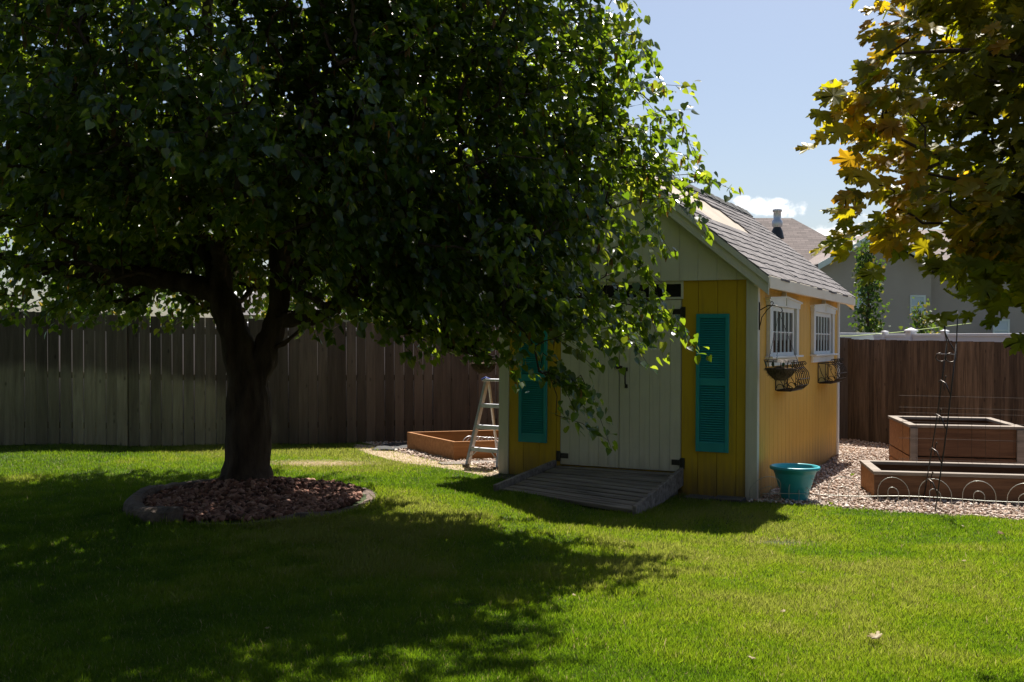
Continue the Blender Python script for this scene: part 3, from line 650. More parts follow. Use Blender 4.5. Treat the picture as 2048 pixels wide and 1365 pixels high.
MB().bar(TL+back*.03-Vector((.03, 0, 0)), TR+back*.03+Vector((.03, 0, 0)), .14, .03).build('top_cap', M['alu'], ld, bevel=.004)
a = FL.lerp(TL, .21); b = FR.lerp(TR, .21)
for (p, q) in ((FL.lerp(TL, .10), a.lerp(b, .3)), (FR.lerp(TR, .10), b.lerp(a, .3))): MB().tube([p, q], .007).build('strut', M['alu'], ld)
MB().tube([TL+Vector((-.05, -.03, .0)), TL+Vector((0, -.04, .03)), TL+Vector((.05, -.02, .01))], .012).build('clip', M['blue'], ld, smooth=True)
# ---------------------------------------------------------------- pot
pt = empty('plant_pot', (2.87, 10.60, 0), .1, 'large empty turquoise plastic pot on gravel beside the shed wall', 'pot')
MB().lathe([(0, .01), (.125, .008), (.13, .02), (.165, .19), (.172, .20), (.175, .21), (.215, .305), (.222, .308), (.244, .315), (.25, .33), (.247, .345), (.235, .35), (.222, .345), (.21, .30), (.165, .15), (.12, .05), (0, .04)], seg=56).build('shell', M['pot'], pt, smooth=True)
MB().lathe([(0, .1), (.14, .1), (.15, .12)], seg=24).build('soil', M['soil'], pt)
# ---------------------------------------------------------------- wire edging
we = empty('wire_edging', (2.5, 10.47, 0), 0, 'silvery wire garden edging of double arches in front of pot and beds', 'garden edging')
p0 = Vector((2.50, 10.45, 0)); p1 = Vector((3.80, 10.42, 0)); p2 = Vector((5.3, 9.98, 0))
def epos(s):
    q = p0.lerp(p1, s/1.30) if s < 1.30 else p1+(p2-p1).normalized()*(s-1.30)
    q.y -= 0; q.z = g1(q.x, q.y); return q-Vector((2.5, 10.47, 0))
cs = [.03, .42, .81, 1.30, 1.69, 2.09, 2.49, 2.88]
M['wire'] = mat('galvanised_wire', [(.32,.33,.27), (.5,.5,.45)], 30, rough=.4, bump=.05, metal=.4)
for c_ in cs:
    lean = random.uniform(-.03, .03) if c_ > .1 else .09
    for (hw, hh) in ((.15, .27), (.05, .17)):
        pts = [epos(c_-hw)+Vector((0, 0, -.02)), epos(c_-hw)+Vector((0, 0, hh-hw))]+[epos(c_-hw*math.cos(a_))+Vector((lean*.3*math.sin(a_), -lean*math.sin(a_), hh-hw+hw*math.sin(a_))) for a_ in np.linspace(.2, math.pi-.2, 11)]+[epos(c_+hw)+Vector((0, 0, hh-hw)), epos(c_+hw)+Vector((0, 0, -.02))]
        MB().tube(pts, .0032, 5).build('arch', M['wire'], we, smooth=True)
MB().tube([epos(s)+Vector((0, 0, .085+.006*math.sin(s*5))) for s in np.linspace(0, 3.1, 40)], .0032, 5).build('cross_wire', M['wire'], we, smooth=True)
MB().tube([epos(s)+Vector((0, 0, .02)) for s in np.linspace(0, .6, 10)], .003, 5).build('cross_wire', M['wire'], we, smooth=True)
# wire mesh panel
wm = empty('wire_trellis', (4.38, 11.72, 0), math.atan2(-.18, .983), 'thin rusty wire grid panel standing along the back of the low bed', 'wire panel')
g_ = MB()
for k in range(16): x = k*.145; g_.tube([(x, 0, .1), (x+random.uniform(-.01, .01), 0, 1.01)], .0016, 4)
g_.build('upright_wires', M['iron'], wm); g_ = MB()
for z in (.30, .535, .72, .82, .88, 1.01): g_.tube([(-.04, 0, z), (1.1, .02, z-.01), (2.25, 0, z-.02)], .0020, 4)
g_.build('cross_wires', M['iron'], wm)
# trellis
tl = empty('garden_trellis', (4.05, 10.2, 0), 0, 'tall leaning black iron trellis with scrolls in front of the raised beds', 'trellis')
To = Vector((4.05, 10.2, 0))
A0, A1 = Vector((3.98, 9.84, -.02))-To, Vector((4.235, 9.98, 1.60))-To
B0, B1 = Vector((4.19, 10.65, -.02))-To, Vector((4.36, 10.50, 1.60))-To
for a, b in ((A0, A1), (B0, B1)):
    mid = a.lerp(b, .5)+Vector((.012, 0, 0)); MB().tube([a, a.lerp(mid, .5), mid, mid.lerp(b, .5), b], .0065, 6).build('upright', M['black'], tl, smooth=True)
MB().tube([B1-Vector((0, 0, .10)), B1+Vector((-.03, -.08, .0)), B1+Vector((-.07, -.12, .1)), B1+Vector((-.09, -.13, .3))], .006).build('arch_rod', M['black'], tl, smooth=True)
MB().tube([A1-Vector((0, 0, .10)), A1+Vector((-.03, .08, .0)), A1+Vector((-.06, .12, .1)), A1+Vector((-.05, .13, .3))], .006).build('arch_rod', M['black'], tl, smooth=True)
MB().tube([A1, A1+Vector((.02, .02, .3))], .006).build('arch_rod', M['black'], tl, smooth=True)
MB().tube([A1+Vector((0, 0, -.11)), B1+Vector((-.10, 0, -.11))], .005).build('cross_bar', M['iron'], tl)
for k, q in enumerate((A1+Vector((-.055, 0, -.14)), B1+Vector((-.14, -.2, -.14)))):
    MB().tube([q+Vector((.052*math.cos(a_), 0, .042*math.sin(a_))) for a_ in np.linspace(R(80+10*k), R(370), 16)], .006).build('scroll', M['iron'], tl, smooth=True)
for t in (.12, .30, .50, .70):
    a = A0.lerp(A1, t); b = B0.lerp(B1, t+.03); m0 = a.lerp(b, .5)
    MB().tube([m0+Vector((-.03, -.05, .0)), m0+Vector((-.01, 0, .06)), m0+Vector((.01, .03, .11)), m0+Vector((.02, .02, .13)), m0+Vector((.005, 0, .135))], [.004, .006, .006, .006, .008]).build('scroll', M['iron'], tl, smooth=True)
    MB().tube([a+Vector((0, 0, .0)), a+Vector((-.01, .08, .10)), a+Vector((-.03, .14, .125)), a+Vector((-.05, .16, .11))], [.005, .008, .008, .005]).build('scroll', M['iron'], tl, smooth=True)
# ---------------------------------------------------------------- tree ring
RC = Vector((-2.38, 9.66, 0)); rg = empty('tree_ring', (RC.x, RC.y, 0), 0, 'low curved concrete edging ring with a gap around the big tree', 'edging ring')
def ringseg(a0, a1, dz, w1=.15, hh=.11):
    m_ = MB(); n_ = 48; V_ = []; prof = [(-.5, -.05), (-.5, hh-.035), (-.38, hh-.008), (-.1, hh), (.2, hh-.004), (.40, hh-.03), (.5, hh-.07), (.52, -.05)]
    for i in range(n_+1):
        a_ = R(a0+(a1-a0)*i/n_); c0, s0 = math.cos(a_), math.sin(a_); rr = 1.06*(1+.03*math.sin(3*a_+1)); ry = rr*1.1
        for (u, z) in prof:
            x = c0*(rr+u*w1); y = s0*(ry+u*w1); j = .022*mnoise.noise(Vector((x*7, y*7, z*9)))
            V_.append((x+j, y+j, g1(RC.x+x, RC.y+y)+z+dz+.045*mnoise.noise(Vector((x*1.5, y*1.5, 0)))+j))
    k = len(prof); F = []
    for i in range(n_):
        for q in range(k-1): F.append((i*k+q, i*k+q+1, (i+1)*k+q+1, (i+1)*k+q))
    F.append(tuple(range(k-1, -1, -1))); F.append(tuple(n_*k+q for q in range(k)))
    return m_.poly(V_, F)
ringseg(-98, 112, -.065, hh=.10).build('curb_segment', M['concrete'], rg)
ringseg(112.6, 252, -.02, hh=.13).build('curb_segment', M['concrete'], rg)
# lava rocks
ICO = []; 
t_ = (1+5**.5)/2
ICV = nrm(np.array([(-1,t_,0),(1,t_,0),(-1,-t_,0),(1,-t_,0),(0,-1,t_),(0,1,t_),(0,-1,-t_),(0,1,-t_),(t_,0,-1),(t_,0,1),(-t_,0,-1),(-t_,0,1)], float))
ICF = np.array([(0,11,5),(0,5,1),(0,1,7),(0,7,10),(0,10,11),(1,5,9),(5,11,4),(11,10,2),(10,7,6),(7,1,8),(3,9,4),(3,4,2),(3,2,6),(3,6,8),(3,8,9),(4,9,5),(2,4,11),(6,2,10),(8,6,7),(9,8,1)])
def stones(name, pos, size, m_, flat=.6, jit=.22, **kw):
    n_ = len(pos); a_ = nrm(rng.normal(0, 1, (n_, 3))*np.array([1, 1, .35])); b_ = nrm(np.cross(a_, rng.normal(0, 1, (n_, 3)))); c_ = np.cross(a_, b_)
    sz = size[:, None]*np.stack([np.ones(n_), rng.uniform(.6, 1, n_), rng.uniform(flat*.7, flat*1.2, n_)], 1)
    V_, F = scatter(ICV, ICF, pos, a_, b_, c_, sz)
    V_ += (rng.normal(0, jit, V_.shape))*np.repeat(size, 12)[:, None]*.5
    return tri_mesh(name, V_, F, m_, tint=np.repeat(rng.random(n_), 12), **kw)
n_ = 5200; a_ = rng.uniform(0, 2*math.pi, n_); rr = np.sqrt(rng.uniform(0, 1, n_))*.99
x = RC.x+rr*np.cos(a_)*1.0; y = RC.y+rr*np.sin(a_)*1.1
hump = .05+.10*np.exp(-((x+2.5)**2+(y-10.2)**2)/.35)
p = np.stack([x, y, G(x, y)+hump*rng.uniform(.6, 1.05, n_)], 1)
stones('lava_rocks', p, rng.uniform(.012, .038, n_), M['lava'], label='reddish lava rocks filling the ring around the tree trunk', cat='rocks', kind='stuff')
# gravel stones
def rand_poly(poly, n_, bb):
    x = rng.uniform(bb[0], bb[1], n_); y = rng.uniform(bb[2], bb[3], n_); k = inside_np(poly, x, y); return x[k], y[k]
def shed_local(x, y): dx, dy = x-SX, y-SY; return dx*ca-dy*sa, dx*sa+dy*ca
GR2 = [q for q in GRAVEL]
x, y = rand_poly(GRAVEL, 118000, (-2.4, 9.6, 7.3, 19))
lx_, ly__ = shed_local(x, y); k = ~((lx_ > -W_-.02) & (lx_ < .0) & (ly__ > .0) & (ly__ < L_+.1)); k &= (np.abs(x) < y*.52+.3)
k &= ~((x > 3.8) & (y > 10.9) & (y < 11.7) & (x < 7)) & (rng.random(len(x)) < np.clip(1.5-y*.06, .35, 1))
x, y = x[k], y[k]
stones('gravel', np.stack([x, y, G(x, y)+rng.uniform(.006, .022, len(x))], 1), rng.uniform(.010, .023, len(x)), M['stones'], flat=.55, label='pale pinkish river gravel around the shed and raised beds', cat='gravel', kind='stuff')
# ---------------------------------------------------------------- grass
def fbm(x, y, s_, seed):
    out = np.zeros_like(x); amp = 1
    r_ = np.random.default_rng(seed)
    for o_ in range(4):
        tab = r_.random((64, 64)); u = (x*s_*2**o_) % 64; v = (y*s_*2**o_) % 64; i = u.astype(int); j = v.astype(int); fu = u-i; fv = v-j; fu = fu*fu*(3-2*fu); fv = fv*fv*(3-2*fv)
        i1 = (i+1) % 64; j1 = (j+1) % 64
        out += amp*((tab[i, j]*(1-fu)+tab[i1, j]*fu)*(1-fv)+(tab[i, j1]*(1-fu)+tab[i1, j1]*fu)*fv); amp *= .5
    return out/1.875
NB = 1400000
yy = rng.uniform(0, 1, NB); yy = 4.3*(16.2/4.3)**yy            # constant density per image row, so dense near the viewer
xx = rng.uniform(-1, 1, NB)*(yy*.505+.35)
k = ~inside_np(GRAVEL, xx, yy); xx, yy = xx[k], yy[k]
lx_, ly__ = shed_local(xx, yy)
k = ~((lx_ > -W_) & (lx_ < .02) & (ly__ > -.02)); k &= ~((lx_ > -2.2) & (lx_ < -.76) & (ly__ > -1.40) & (ly__ < 0))
ring_r = np.sqrt(((xx-RC.x)/1.13)**2+((yy-RC.y)/1.24)**2); k &= ring_r > 1.0
k &= yy < FC.y-(FC.x-xx)*(FA.y/FA.x)-.02
k &= ~(inside_np(RIM, xx, yy) | inside_np(RIM2, xx, yy)) | (rng.random(len(xx)) < .12)
bare = np.exp(-(((xx+2.35)/.45)**2+((yy-12.85)/.30)**2)*1.2)*1.5 + np.exp(-(((xx-2.2)/.22)**2+((yy-8.6)/.12)**2))*1.1
dirt = inside_np(DIRT, xx, yy); pdry = np.clip(bare+dirt*.8, 0, 1)
k &= rng.random(len(xx)) > pdry*.93
xx, yy, pdry = xx[k], yy[k], pdry[k]; n_ = len(xx)
dry_edge = np.exp(-(((xx+1.2)/.9)**2+((yy-12.6)/.7)**2))
patch = fbm(xx+20, yy+20, .55, 3); pf = fbm(xx+20, yy+20, 4, 5)
ti = .30+.62*np.clip((patch-.38)*2.6, 0, 1)+(pf-.5)*.7+rng.normal(0, .10, n_)
ti = np.where(rng.random(n_) < .035+.12*dry_edge+.7*pdry, rng.uniform(.85, 1, n_), np.clip(ti, 0, .8))
hgt = rng.uniform(.022, .046, n_)*(1+.9*(pf-.5)+.3*(patch-.5)); hgt *= np.where(rng.random(n_) < .02, 1.5, 1)
hgt *= 1+.6*np.exp(-((ring_r[k]-1.02)/.05)**2)
wdt = rng.uniform(.0024, .0044, n_)*(yy/6.5)**.75
d = nrm(np.stack([rng.normal(0, .45, n_)+(patch-.5)*.6, rng.normal(0, .45, n_), np.ones(n_)], 1)); s_ = nrm(np.stack([rng.normal(0, 1, n_), rng.normal(0, 1, n_), np.zeros(n_)], 1)); nn = nrm(np.cross(s_, d))
V_, F = scatter([(-.5,0,0), (.5,0,0), (-.28,.55,.10), (0,1,.34)], [(0,1,2), (1,3,2)], np.stack([xx, yy, G(xx, yy)-.002], 1), s_, d, nn, np.stack([wdt, hgt, hgt], 1))
tri_mesh('grass', V_, F, M['grass'], tint=np.repeat(ti, 4), label='short mown lawn grass with yellowish and straw patches', cat='grass', kind='stuff')
# straw debris on the bare patch
n_ = 2600; x = rng.normal(-2.35, .36, n_); y = rng.normal(12.85, .17, n_); a_ = rng.uniform(0, math.pi, n_)
d = np.stack([np.cos(a_), np.sin(a_), rng.normal(0, .15, n_)], 1); s_ = np.stack([-np.sin(a_), np.cos(a_), rng.normal(0, .3, n_)], 1); z_ = np.cross(d, s_)
V_, F = scatter([(-.5,0,0), (.5,0,0), (0,1,0)], [(0,1,2)], np.stack([x, y, G(x, y)+rng.uniform(.01, .035, n_)], 1), s_, d, z_, np.stack([np.full(n_, .005), rng.uniform(.02, .06, n_), np.ones(n_)], 1))
tri_mesh('straw_debris', V_, F, M['grass'], tint=rng.uniform(.84, 1, len(V_)), label='dry straw debris on a bare lawn patch behind the tree', cat='straw', kind='stuff')
# ---------------------------------------------------------------- leaves
HEART_V = [(0,.42,-.02), (0,0,0), (-.26,-.09,.03), (-.45,.16,.07), (-.36,.52,.05), (0,1.02,-.12), (.36,.52,.05), (.45,.16,.07), (.26,-.09,.03), (-.16,.82,-.02), (.16,.82,-.02)]
HEART_F = [(0,1,2), (0,2,3), (0,3,4), (0,4,9), (0,9,5), (0,5,10), (0,10,6), (0,6,7), (0,7,8), (0,8,1)]
half = [(0,1.0), (.05,.86), (.15,.85), (.12,.70), (.20,.66), (.13,.52), (.30,.62), (.37,.75), (.43,.66), (.56,.66), (.49,.54), (.54,.45), (.40,.38), (.34,.31), (.47,.27), (.49,.14), (.36,.12), (.24,.05), (.10,-.02), (.03,.04)]
pv = half+[(-a, b) for a, b in reversed(half[1:])]
MAPLE_V = [(0, .30, -.03)]+[(a, b, .10*abs(a)*2-.16*max(0, b-.5)-.04*(i % 2)) for i, (a, b) in enumerate(pv)]
MAPLE_F = [(0, i+1, (i+1) % len(pv)+1) for i in range(len(pv))]
def twig_leaves(base, tip, nper, size, droop=.9, spread=.04):
    """alternate leaves along twigs: positions and frames"""
    n_ = len(base); t = (np.tile((np.arange(nper)+.5)/nper, (n_, 1))+rng.uniform(-.02, .02, (n_, nper)))[..., None]
    sag = np.array([0, 0, -1])*(t**2)*.16
    p = base[:, None]+(tip-base)[:, None]*t+sag+rng.normal(0, spread, (n_, nper, 3))
    d0 = nrm(tip-base)[:, None].repeat(nper, 1)
    side = nrm(np.cross(d0, np.array([0, 0, 1.]))+1e-6); sgn = np.where(np.arange(nper) % 2 == 0, 1, -1)[None, :, None]
    dr = nrm(side*sgn*rng.uniform(.3, 1, (n_, nper, 1))+d0*rng.uniform(.2, .9, (n_, nper, 1))+np.array([0, 0, -1])*rng.uniform(.1, 1.5, (n_, nper, 1))*droop+rng.normal(0, .25, (n_, nper, 3)))
    up = np.array([0, 0, 1.])+rng.normal(0, .55, (n_, nper, 3))
    xs = nrm(np.cross(dr, up)); zs = np.cross(xs, dr)
    sz = size[0]+(size[1]-size[0])*rng.random((n_, nper))
    return [q.reshape(-1, 3) for q in (p, xs, dr, zs)]+[sz.ravel()]
def grow(limbs, targets, parent, m_trunk, m_branch, maxr=.03, seed=1, gnarl=.08):
    """connect target points to the limb skeleton, nearest first"""
    nodes = [np.array(p) for lb in limbs for p in lb['n']]; pts = np.array(nodes); par = [-1]*len(pts); base_n = len(pts)
    root = pts[0]; order = np.argsort(np.linalg.norm(targets-root, axis=1))
    P = [*pts]; edges = []; arr = np.zeros((len(pts)+len(targets)*8, 3)); arr[:len(pts)] = pts; cnt = len(pts); kids = {}
    r_ = np.random.default_rng(seed); chains = []
    for i in order:
        tg = targets[i]; dd = np.linalg.norm(arr[:cnt]-tg, axis=1)+.25*np.maximum(0, arr[:cnt, 2]-tg[2]+.05)
        j = int(dd.argmin()); a = arr[j].copy(); ln = np.linalg.norm(tg-a)
        k_ = int(max(2, min(6, ln/.14))); ch = [j]
        off = r_.normal(0, gnarl*ln, 3); off[2] = abs(off[2])*.5
        for q in range(1, k_+1):
            t = q/k_; arr[cnt] = a+(tg-a)*t+off*math.sin(math.pi*t)+r_.normal(0, .012, 3)*(t < 1); ch.append(cnt); cnt += 1
        chains.append(ch)
    wgt = np.zeros(cnt)
    for ch in reversed(chains):
        load = 1.0
        for q in reversed(ch[1:]): wgt[q] += load; load = wgt[q]
        wgt[ch[0]] += load if ch[0] >= base_n else 0
    mb_ = MB()
    for ch in chains:
        rad = [min(maxr, .0035*max(1, wgt[q])**.42) for q in ch]; rad[0] = rad[1]*1.1
        mb_.tube([arr[q] for q in ch], rad, 5)
    return mb_
def limbmesh(limbs, base, sides=28, amp=.022):
    mb_ = MB()
    for lb in limbs:
        pts = [Vector(p) for p in lb['n']]; rad = lb['r']; fine = []; fr = []
        n_ = len(pts)
        for i in range(n_-1):
            pa = pts[max(i-1, 0)]; pb = pts[i]; pc = pts[i+1]; pd = pts[min(i+2, n_-1)]; k_ = max(3, int((pc-pb).length/.045))
            for q in range(k_):
                t = q/k_; fine.append(.5*((2*pb)+(-pa+pc)*t+(2*pa-5*pb+4*pc-pd)*t*t+(-pa+3*pb-3*pc+pd)*t**3)); fr.append(rad[i]*(1-t)+rad[i+1]*t)
        fine.append(pts[-1]); fr.append(rad[-1])
        m1 = MB().tube(fine, fr, sides)
        nf = len(fine)
        for i in range(nf):
            c_ = fine[i]
            for k_ in range(sides):
                v = Vector(m1.v[i*sides+k_]); dv = (v-c_)
                q = Vector((v.x*14, v.y*14, v.z*2.6)); rid = abs(mnoise.noise(q))*2; lump = mnoise.noise(Vector((v.x*3, v.y*3, v.z*2)))
                sc_ = min(1, fr[i]/.06); m1.v[i*sides+k_] = tuple(v+dv.normalized()*(rid*amp*sc_*1.6-amp*.6+lump*fr[i]*.12))
        mb_.poly(m1.v, m1.f)
    return mb_
def lobe_points(lobes, n_, shell=.5):
    vol = np.array([l_[1][0]*l_[1][1]*l_[1][2]*l_[2] for l_ in lobes]); out = []
    for l_, v in zip(lobes, vol/vol.sum()*n_):
        m_ = int(v); u = nrm(rng.normal(0, 1, (m_, 3))); r_ = (shell**3+(1-shell**3)*rng.random(m_))**(1/3)
        out.append(np.array(l_[0])+u*r_[:, None]*np.array(l_[1]))
    return np.concatenate(out)
# ---------------------------------------------------------------- the big tree
TB = Vector((-2.62, 10.42, .06))
tree = empty('linden_tree', (0, 0, 0), 0, 'big broad leafy tree with forked dark trunk shading the lawn', 'tree')
tree.location = TB
def rel(L_): return [tuple(np.array(p)-np.array(TB)) for p in L_]
limbs = [
 dict(n=[(-2.62,10.42,-.1),(-2.62,10.42,.12),(-2.61,10.42,.35),(-2.60,10.4,.7),(-2.60,10.4,1.0),(-2.66,10.4,1.3),(-2.74,10.4,1.6),(-2.84,10.4,1.9),(-2.91,10.42,2.15),(-2.97,10.5,2.7),(-3.02,10.5,3.6),(-3.1,10.6,5.0),(-3.1,10.6,6.6)], r=[.36,.285,.225,.205,.195,.165,.145,.14,.12,.10,.085,.055,.02]),
 dict(n=[(-2.62,10.42,.34),(-2.78,10.33,.16),(-2.93,10.22,.06),(-3.05,10.1,-.06)], r=[.14,.11,.08,.05]),
 dict(n=[(-2.6,10.42,.34),(-2.5,10.26,.17),(-2.44,10.08,.08),(-2.4,9.95,-.06)], r=[.14,.11,.08,.05]),
 dict(n=[(-2.6,10.42,.34),(-2.42,10.4,.16),(-2.28,10.42,.08),(-2.12,10.45,-.05)], r=[.14,.10,.075,.05]),
 dict(n=[(-2.60,10.42,.95),(-2.54,10.42,1.25),(-2.43,10.42,1.52),(-2.34,10.42,1.87),(-2.31,10.4,2.32),(-2.2,10.35,3.2),(-1.93,10.3,4.4),(-1.75,10.2,6.2)], r=[.15,.135,.11,.095,.085,.07,.05,.018]),
 dict(n=[(-2.88,10.4,2.0),(-3.1,10.35,2.12),(-3.43,10.3,2.18),(-3.85,10.2,2.22),(-4.6,9.95,2.30),(-5.4,9.7,2.5),(-6.3,9.4,2.8)], r=[.11,.095,.088,.08,.058,.038,.012]),
 dict(n=[(-2.36,10.42,1.78),(-2.12,10.4,1.82),(-1.86,10.36,1.84),(-1.62,10.3,2.06),(-1.45,10.2,2.34),(-1.25,10.05,2.6),(-.6,9.8,3.1),(.3,9.4,3.5),(1.2,9.2,3.7)], r=[.085,.07,.063,.06,.055,.045,.033,.022,.01]),
 dict(n=[(-2.40,10.42,1.5),(-2.26,10.35,1.56),(-2.1,10.3,1.68),(-1.98,10.3,1.84)], r=[.03,.03,.025,.02]),
 dict(n=[(-1.45,10.2,2.3),(-1.1,10.05,2.28),(-.4,9.5,2.34),(.4,9.0,2.4),(1.1,8.8,2.25)], r=[.035,.03,.024,.018,.008]),
 dict(n=[(-2.9,10.42,2.2),(-2.8,9.9,2.55),(-2.7,9.2,2.95),(-2.6,8.2,3.5),(-2.7,7.3,3.7)], r=[.07,.055,.045,.03,.01]),
 dict(n=[(-2.3,10.4,2.25),(-2.05,9.9,2.6),(-1.7,9.2,3.0),(-1.3,8.3,3.2),(-.9,7.7,3.2)], r=[.06,.05,.04,.025,.01]),
 dict(n=[(-2.95,10.45,2.4),(-3.0,11.3,3.0),(-3.2,12.4,3.5),(-3.3,13.2,3.6)], r=[.06,.045,.03,.01]),
 dict(n=[(-2.25,10.35,2.9),(-1.8,11.2,3.4),(-1.4,12.1,3.8)], r=[.05,.035,.012]),
 dict(n=[(-2.98,10.5,3.0),(-3.6,10.2,3.8),(-4.4,9.9,4.8),(-5.0,9.8,5.6)], r=[.06,.045,.03,.01]),
 dict(n=[(-2.1,10.35,3.7),(-1.3,10.0,4.5),(-.6,9.7,5.2)], r=[.045,.03,.01]),
 dict(n=[(-2.95,10.42,2.25),(-3.15,10.3,2.6),(-3.5,10.1,3.1),(-4.1,9.6,3.6)], r=[.06,.05,.035,.012]),
]
for l_ in limbs: l_['n'] = rel(l_['n'])
limbmesh(limbs, TB).build('trunk', M['bark'], tree, smooth=True)
LB = [((-2.9,10.3,4.9),(3.5,3.2,2.7),1.25), ((-5.0,9.7,2.95),(2.3,2.5,1.05),1.5), ((-.3,9.3,3.75),(1.75,1.7,1.45),1.5), ((.22,8.65,2.40),(.92,1.0,.75),2.0),
      ((-1.2,9.2,2.75),(1.5,1.7,.85),1.8), ((-2.6,7.9,3.7),(2.3,1.5,1.25),1.5), ((-3.2,12.0,3.2),(2.3,1.7,1.0),1.4), ((.15,9.2,4.5),(1.0,1.3,1.0),1.3), ((-4.4,8.5,3.4),(1.8,1.8,1.1),1.2),
      ((-2.9,9.2,3.0),(1.6,1.5,.5),1.4), ((.5,8.5,6.1),(1.2,1.3,.9),1.0), ((-2.2,7.6,5.7),(2.9,1.5,1.1),.8), ((-.8,8.8,5.6),(2.3,1.3,.9),1.3), ((-5.2,9.3,2.45),(1.9,1.6,.72),2.2), ((.0,8.7,2.3),(1.2,1.0,.7),1.8), ((-3.9,11.2,2.15),(1.3,.9,.45),2.0), ((.80,9.05,3.05),(.72,.75,.60),3.4), ((.75,8.8,1.85),(.6,.6,.22),2.2), ((.3,9.2,3.9),(.9,1.0,.7),2.2), ((.2,8.9,2.5),(.8,.8,.5),2.0), ((-.9,9.3,2.1),(1.3,1.2,.6),1.8), ((-2.7,12.2,2.5),(1.8,1.2,.5),1.2), ((-4.7,9.4,2.12),(1.1,1.0,.36),2.4), ((-1.1,9.6,1.98),(.8,1.0,.34),2.6)]
tips = lobe_points(LB, 7350, .55); kk = rng.random(len(tips)) < .14; tips[kk] += nrm(tips[kk]-np.array([-2.0, 9.9, 3.6]))*rng.uniform(.1, .5, (int(kk.sum()), 1))
extra = np.array([(1.45,8.95,3.10),(1.62,9.0,3.2),(1.72,9.05,3.12),(1.35,9.0,2.95),(1.0,9.2,4.45),(1.15,9.2,4.55),(1.25,9.2,4.2),(1.32,9.1,3.9),(1.4,9.0,3.65),(1.2,8.8,2.5),(1.35,8.75,2.45),(1.28,8.7,2.2),(1.42,8.6,1.78),(1.55,8.65,1.66),(1.62,8.65,1.64),(1.25,8.6,1.6),(1.3,8.6,1.95),
                  (.55,8.1,1.35),(.65,8.1,1.15),(.75,8.1,.98),(.62,8.2,1.3),(.5,8.0,1.2),(.78,8.1,.9),(.45,8.2,1.45),(.05,9.2,1.42),(.1,9.3,1.3),(-.05,9.0,1.55),(.2,9.1,1.5),(-.3,9.2,1.6)])
tips = np.concatenate([tips, extra])
# keep the crown clear of the shed, of the light window between the stems and of the ground
lx_, ly__ = shed_local(tips[:, 0], tips[:, 1])
k = ~((lx_ > -W_-.5) & (ly__ > -.30)) & (tips[:, 2] > .85)
near = (np.abs(tips[:, 0]+2.45) < .62) & (tips[:, 2] < 2.15) & (tips[:, 1] < 11.2); k &= ~near
k &= ~((tips[:, 0] > -3.8) & (tips[:, 0] < -1.8) & (tips[:, 1] < 10.5) & (tips[:, 2] < 2.55))
k &= ~((tips[:, 0] > .95) & (tips[:, 2] > 1.92) & (tips[:, 2] < 2.45) & (np.arange(len(tips)) < len(tips)-len(extra)))
k &= tips[:, 2] > 1.68+.22*np.abs(mnoise.noise(Vector((0, 0, 0))))-10*np.isin(np.arange(len(tips)), np.arange(len(tips)-len(extra), len(tips)))-.35*((tips[:, 0] > -.9) | (tips[:, 0] < -4))
dn = fbm(tips[:, 0]+30, tips[:, 1]*.7+tips[:, 2]+30, .9, 9); k &= (dn > np.where(tips[:, 0] > -1.2, .36, .425)) | (np.arange(len(tips)) >= len(tips)-len(extra))
tips = tips[k]
cen = np.array([-2.7, 10.2, 2.9]); out_d = nrm(tips-cen)
tlen = rng.uniform(.35, .62, len(tips))
bas = tips-(nrm(out_d+rng.normal(0, .45, tips.shape)+np.array([0, 0, -.25]))*tlen[:, None])
grow(limbs, bas-np.array(TB), tree, None, None).build('branches', M['bark'], tree)
tw = MB()
for a, b in zip(bas-np.array(TB), tips-np.array(TB)): tw.tube([a, (a+b)/2+np.array([0, 0, -.04]), b+np.array([0, 0, -.15])], [.0035, .0028, .0015], 3)
tw.build('twigs', M['twig'], tree)
p, xs_, ds_, zs_, sz = twig_leaves(bas, tips, 26, (.046, .088), spread=.034)
V_, F = scatter(HEART_V, HEART_F, p-np.array(TB), xs_, ds_, zs_, sz)
tn = np.clip(rng.normal(.45, .30, len(p)), 0, 1)
tri_mesh('crown', V_, F, M['leaf'], tree, tint=np.repeat(tn, len(HEART_V)))
# dangling seed bracts
k = rng.random(len(p)) < .035; q = p[k]-np.array(TB); n_ = len(q)
d = nrm(np.stack([rng.normal(0, .15, n_), rng.normal(0, .15, n_), -np.ones(n_)], 1)); s_ = nrm(np.cross(d, rng.normal(0, 1, (n_, 3)))); z_ = np.cross(s_, d)
V_, F = scatter([(-.12,0,0), (.12,0,0), (-.16,.5,.04), (.16,.5,.04), (0,1,0)], [(0,1,3), (0,3,2), (2,3,4)], q, s_, d, z_, rng.uniform(.06, .1, n_))
tri_mesh('seed_bracts', V_, F, M['seed'], tree, tint=np.repeat(rng.random(n_), 5))
def copy_tree(o, parent=None):
    c_ = o.copy(); C.objects.link(c_); c_.parent = parent
    for ch in list(o.children): copy_tree(ch, c_)
    return c_
blocker_tree = copy_tree(tree); blocker_tree.location = (-8.4, 3.4, 0); blocker_tree.rotation_euler = (0, 0, math.pi); blocker_tree['label'] = 'added broad leafy tree, unseen outside the left edge, blocking skylight'  # unseen copy of the big tree, added to keep skylight off the lawn
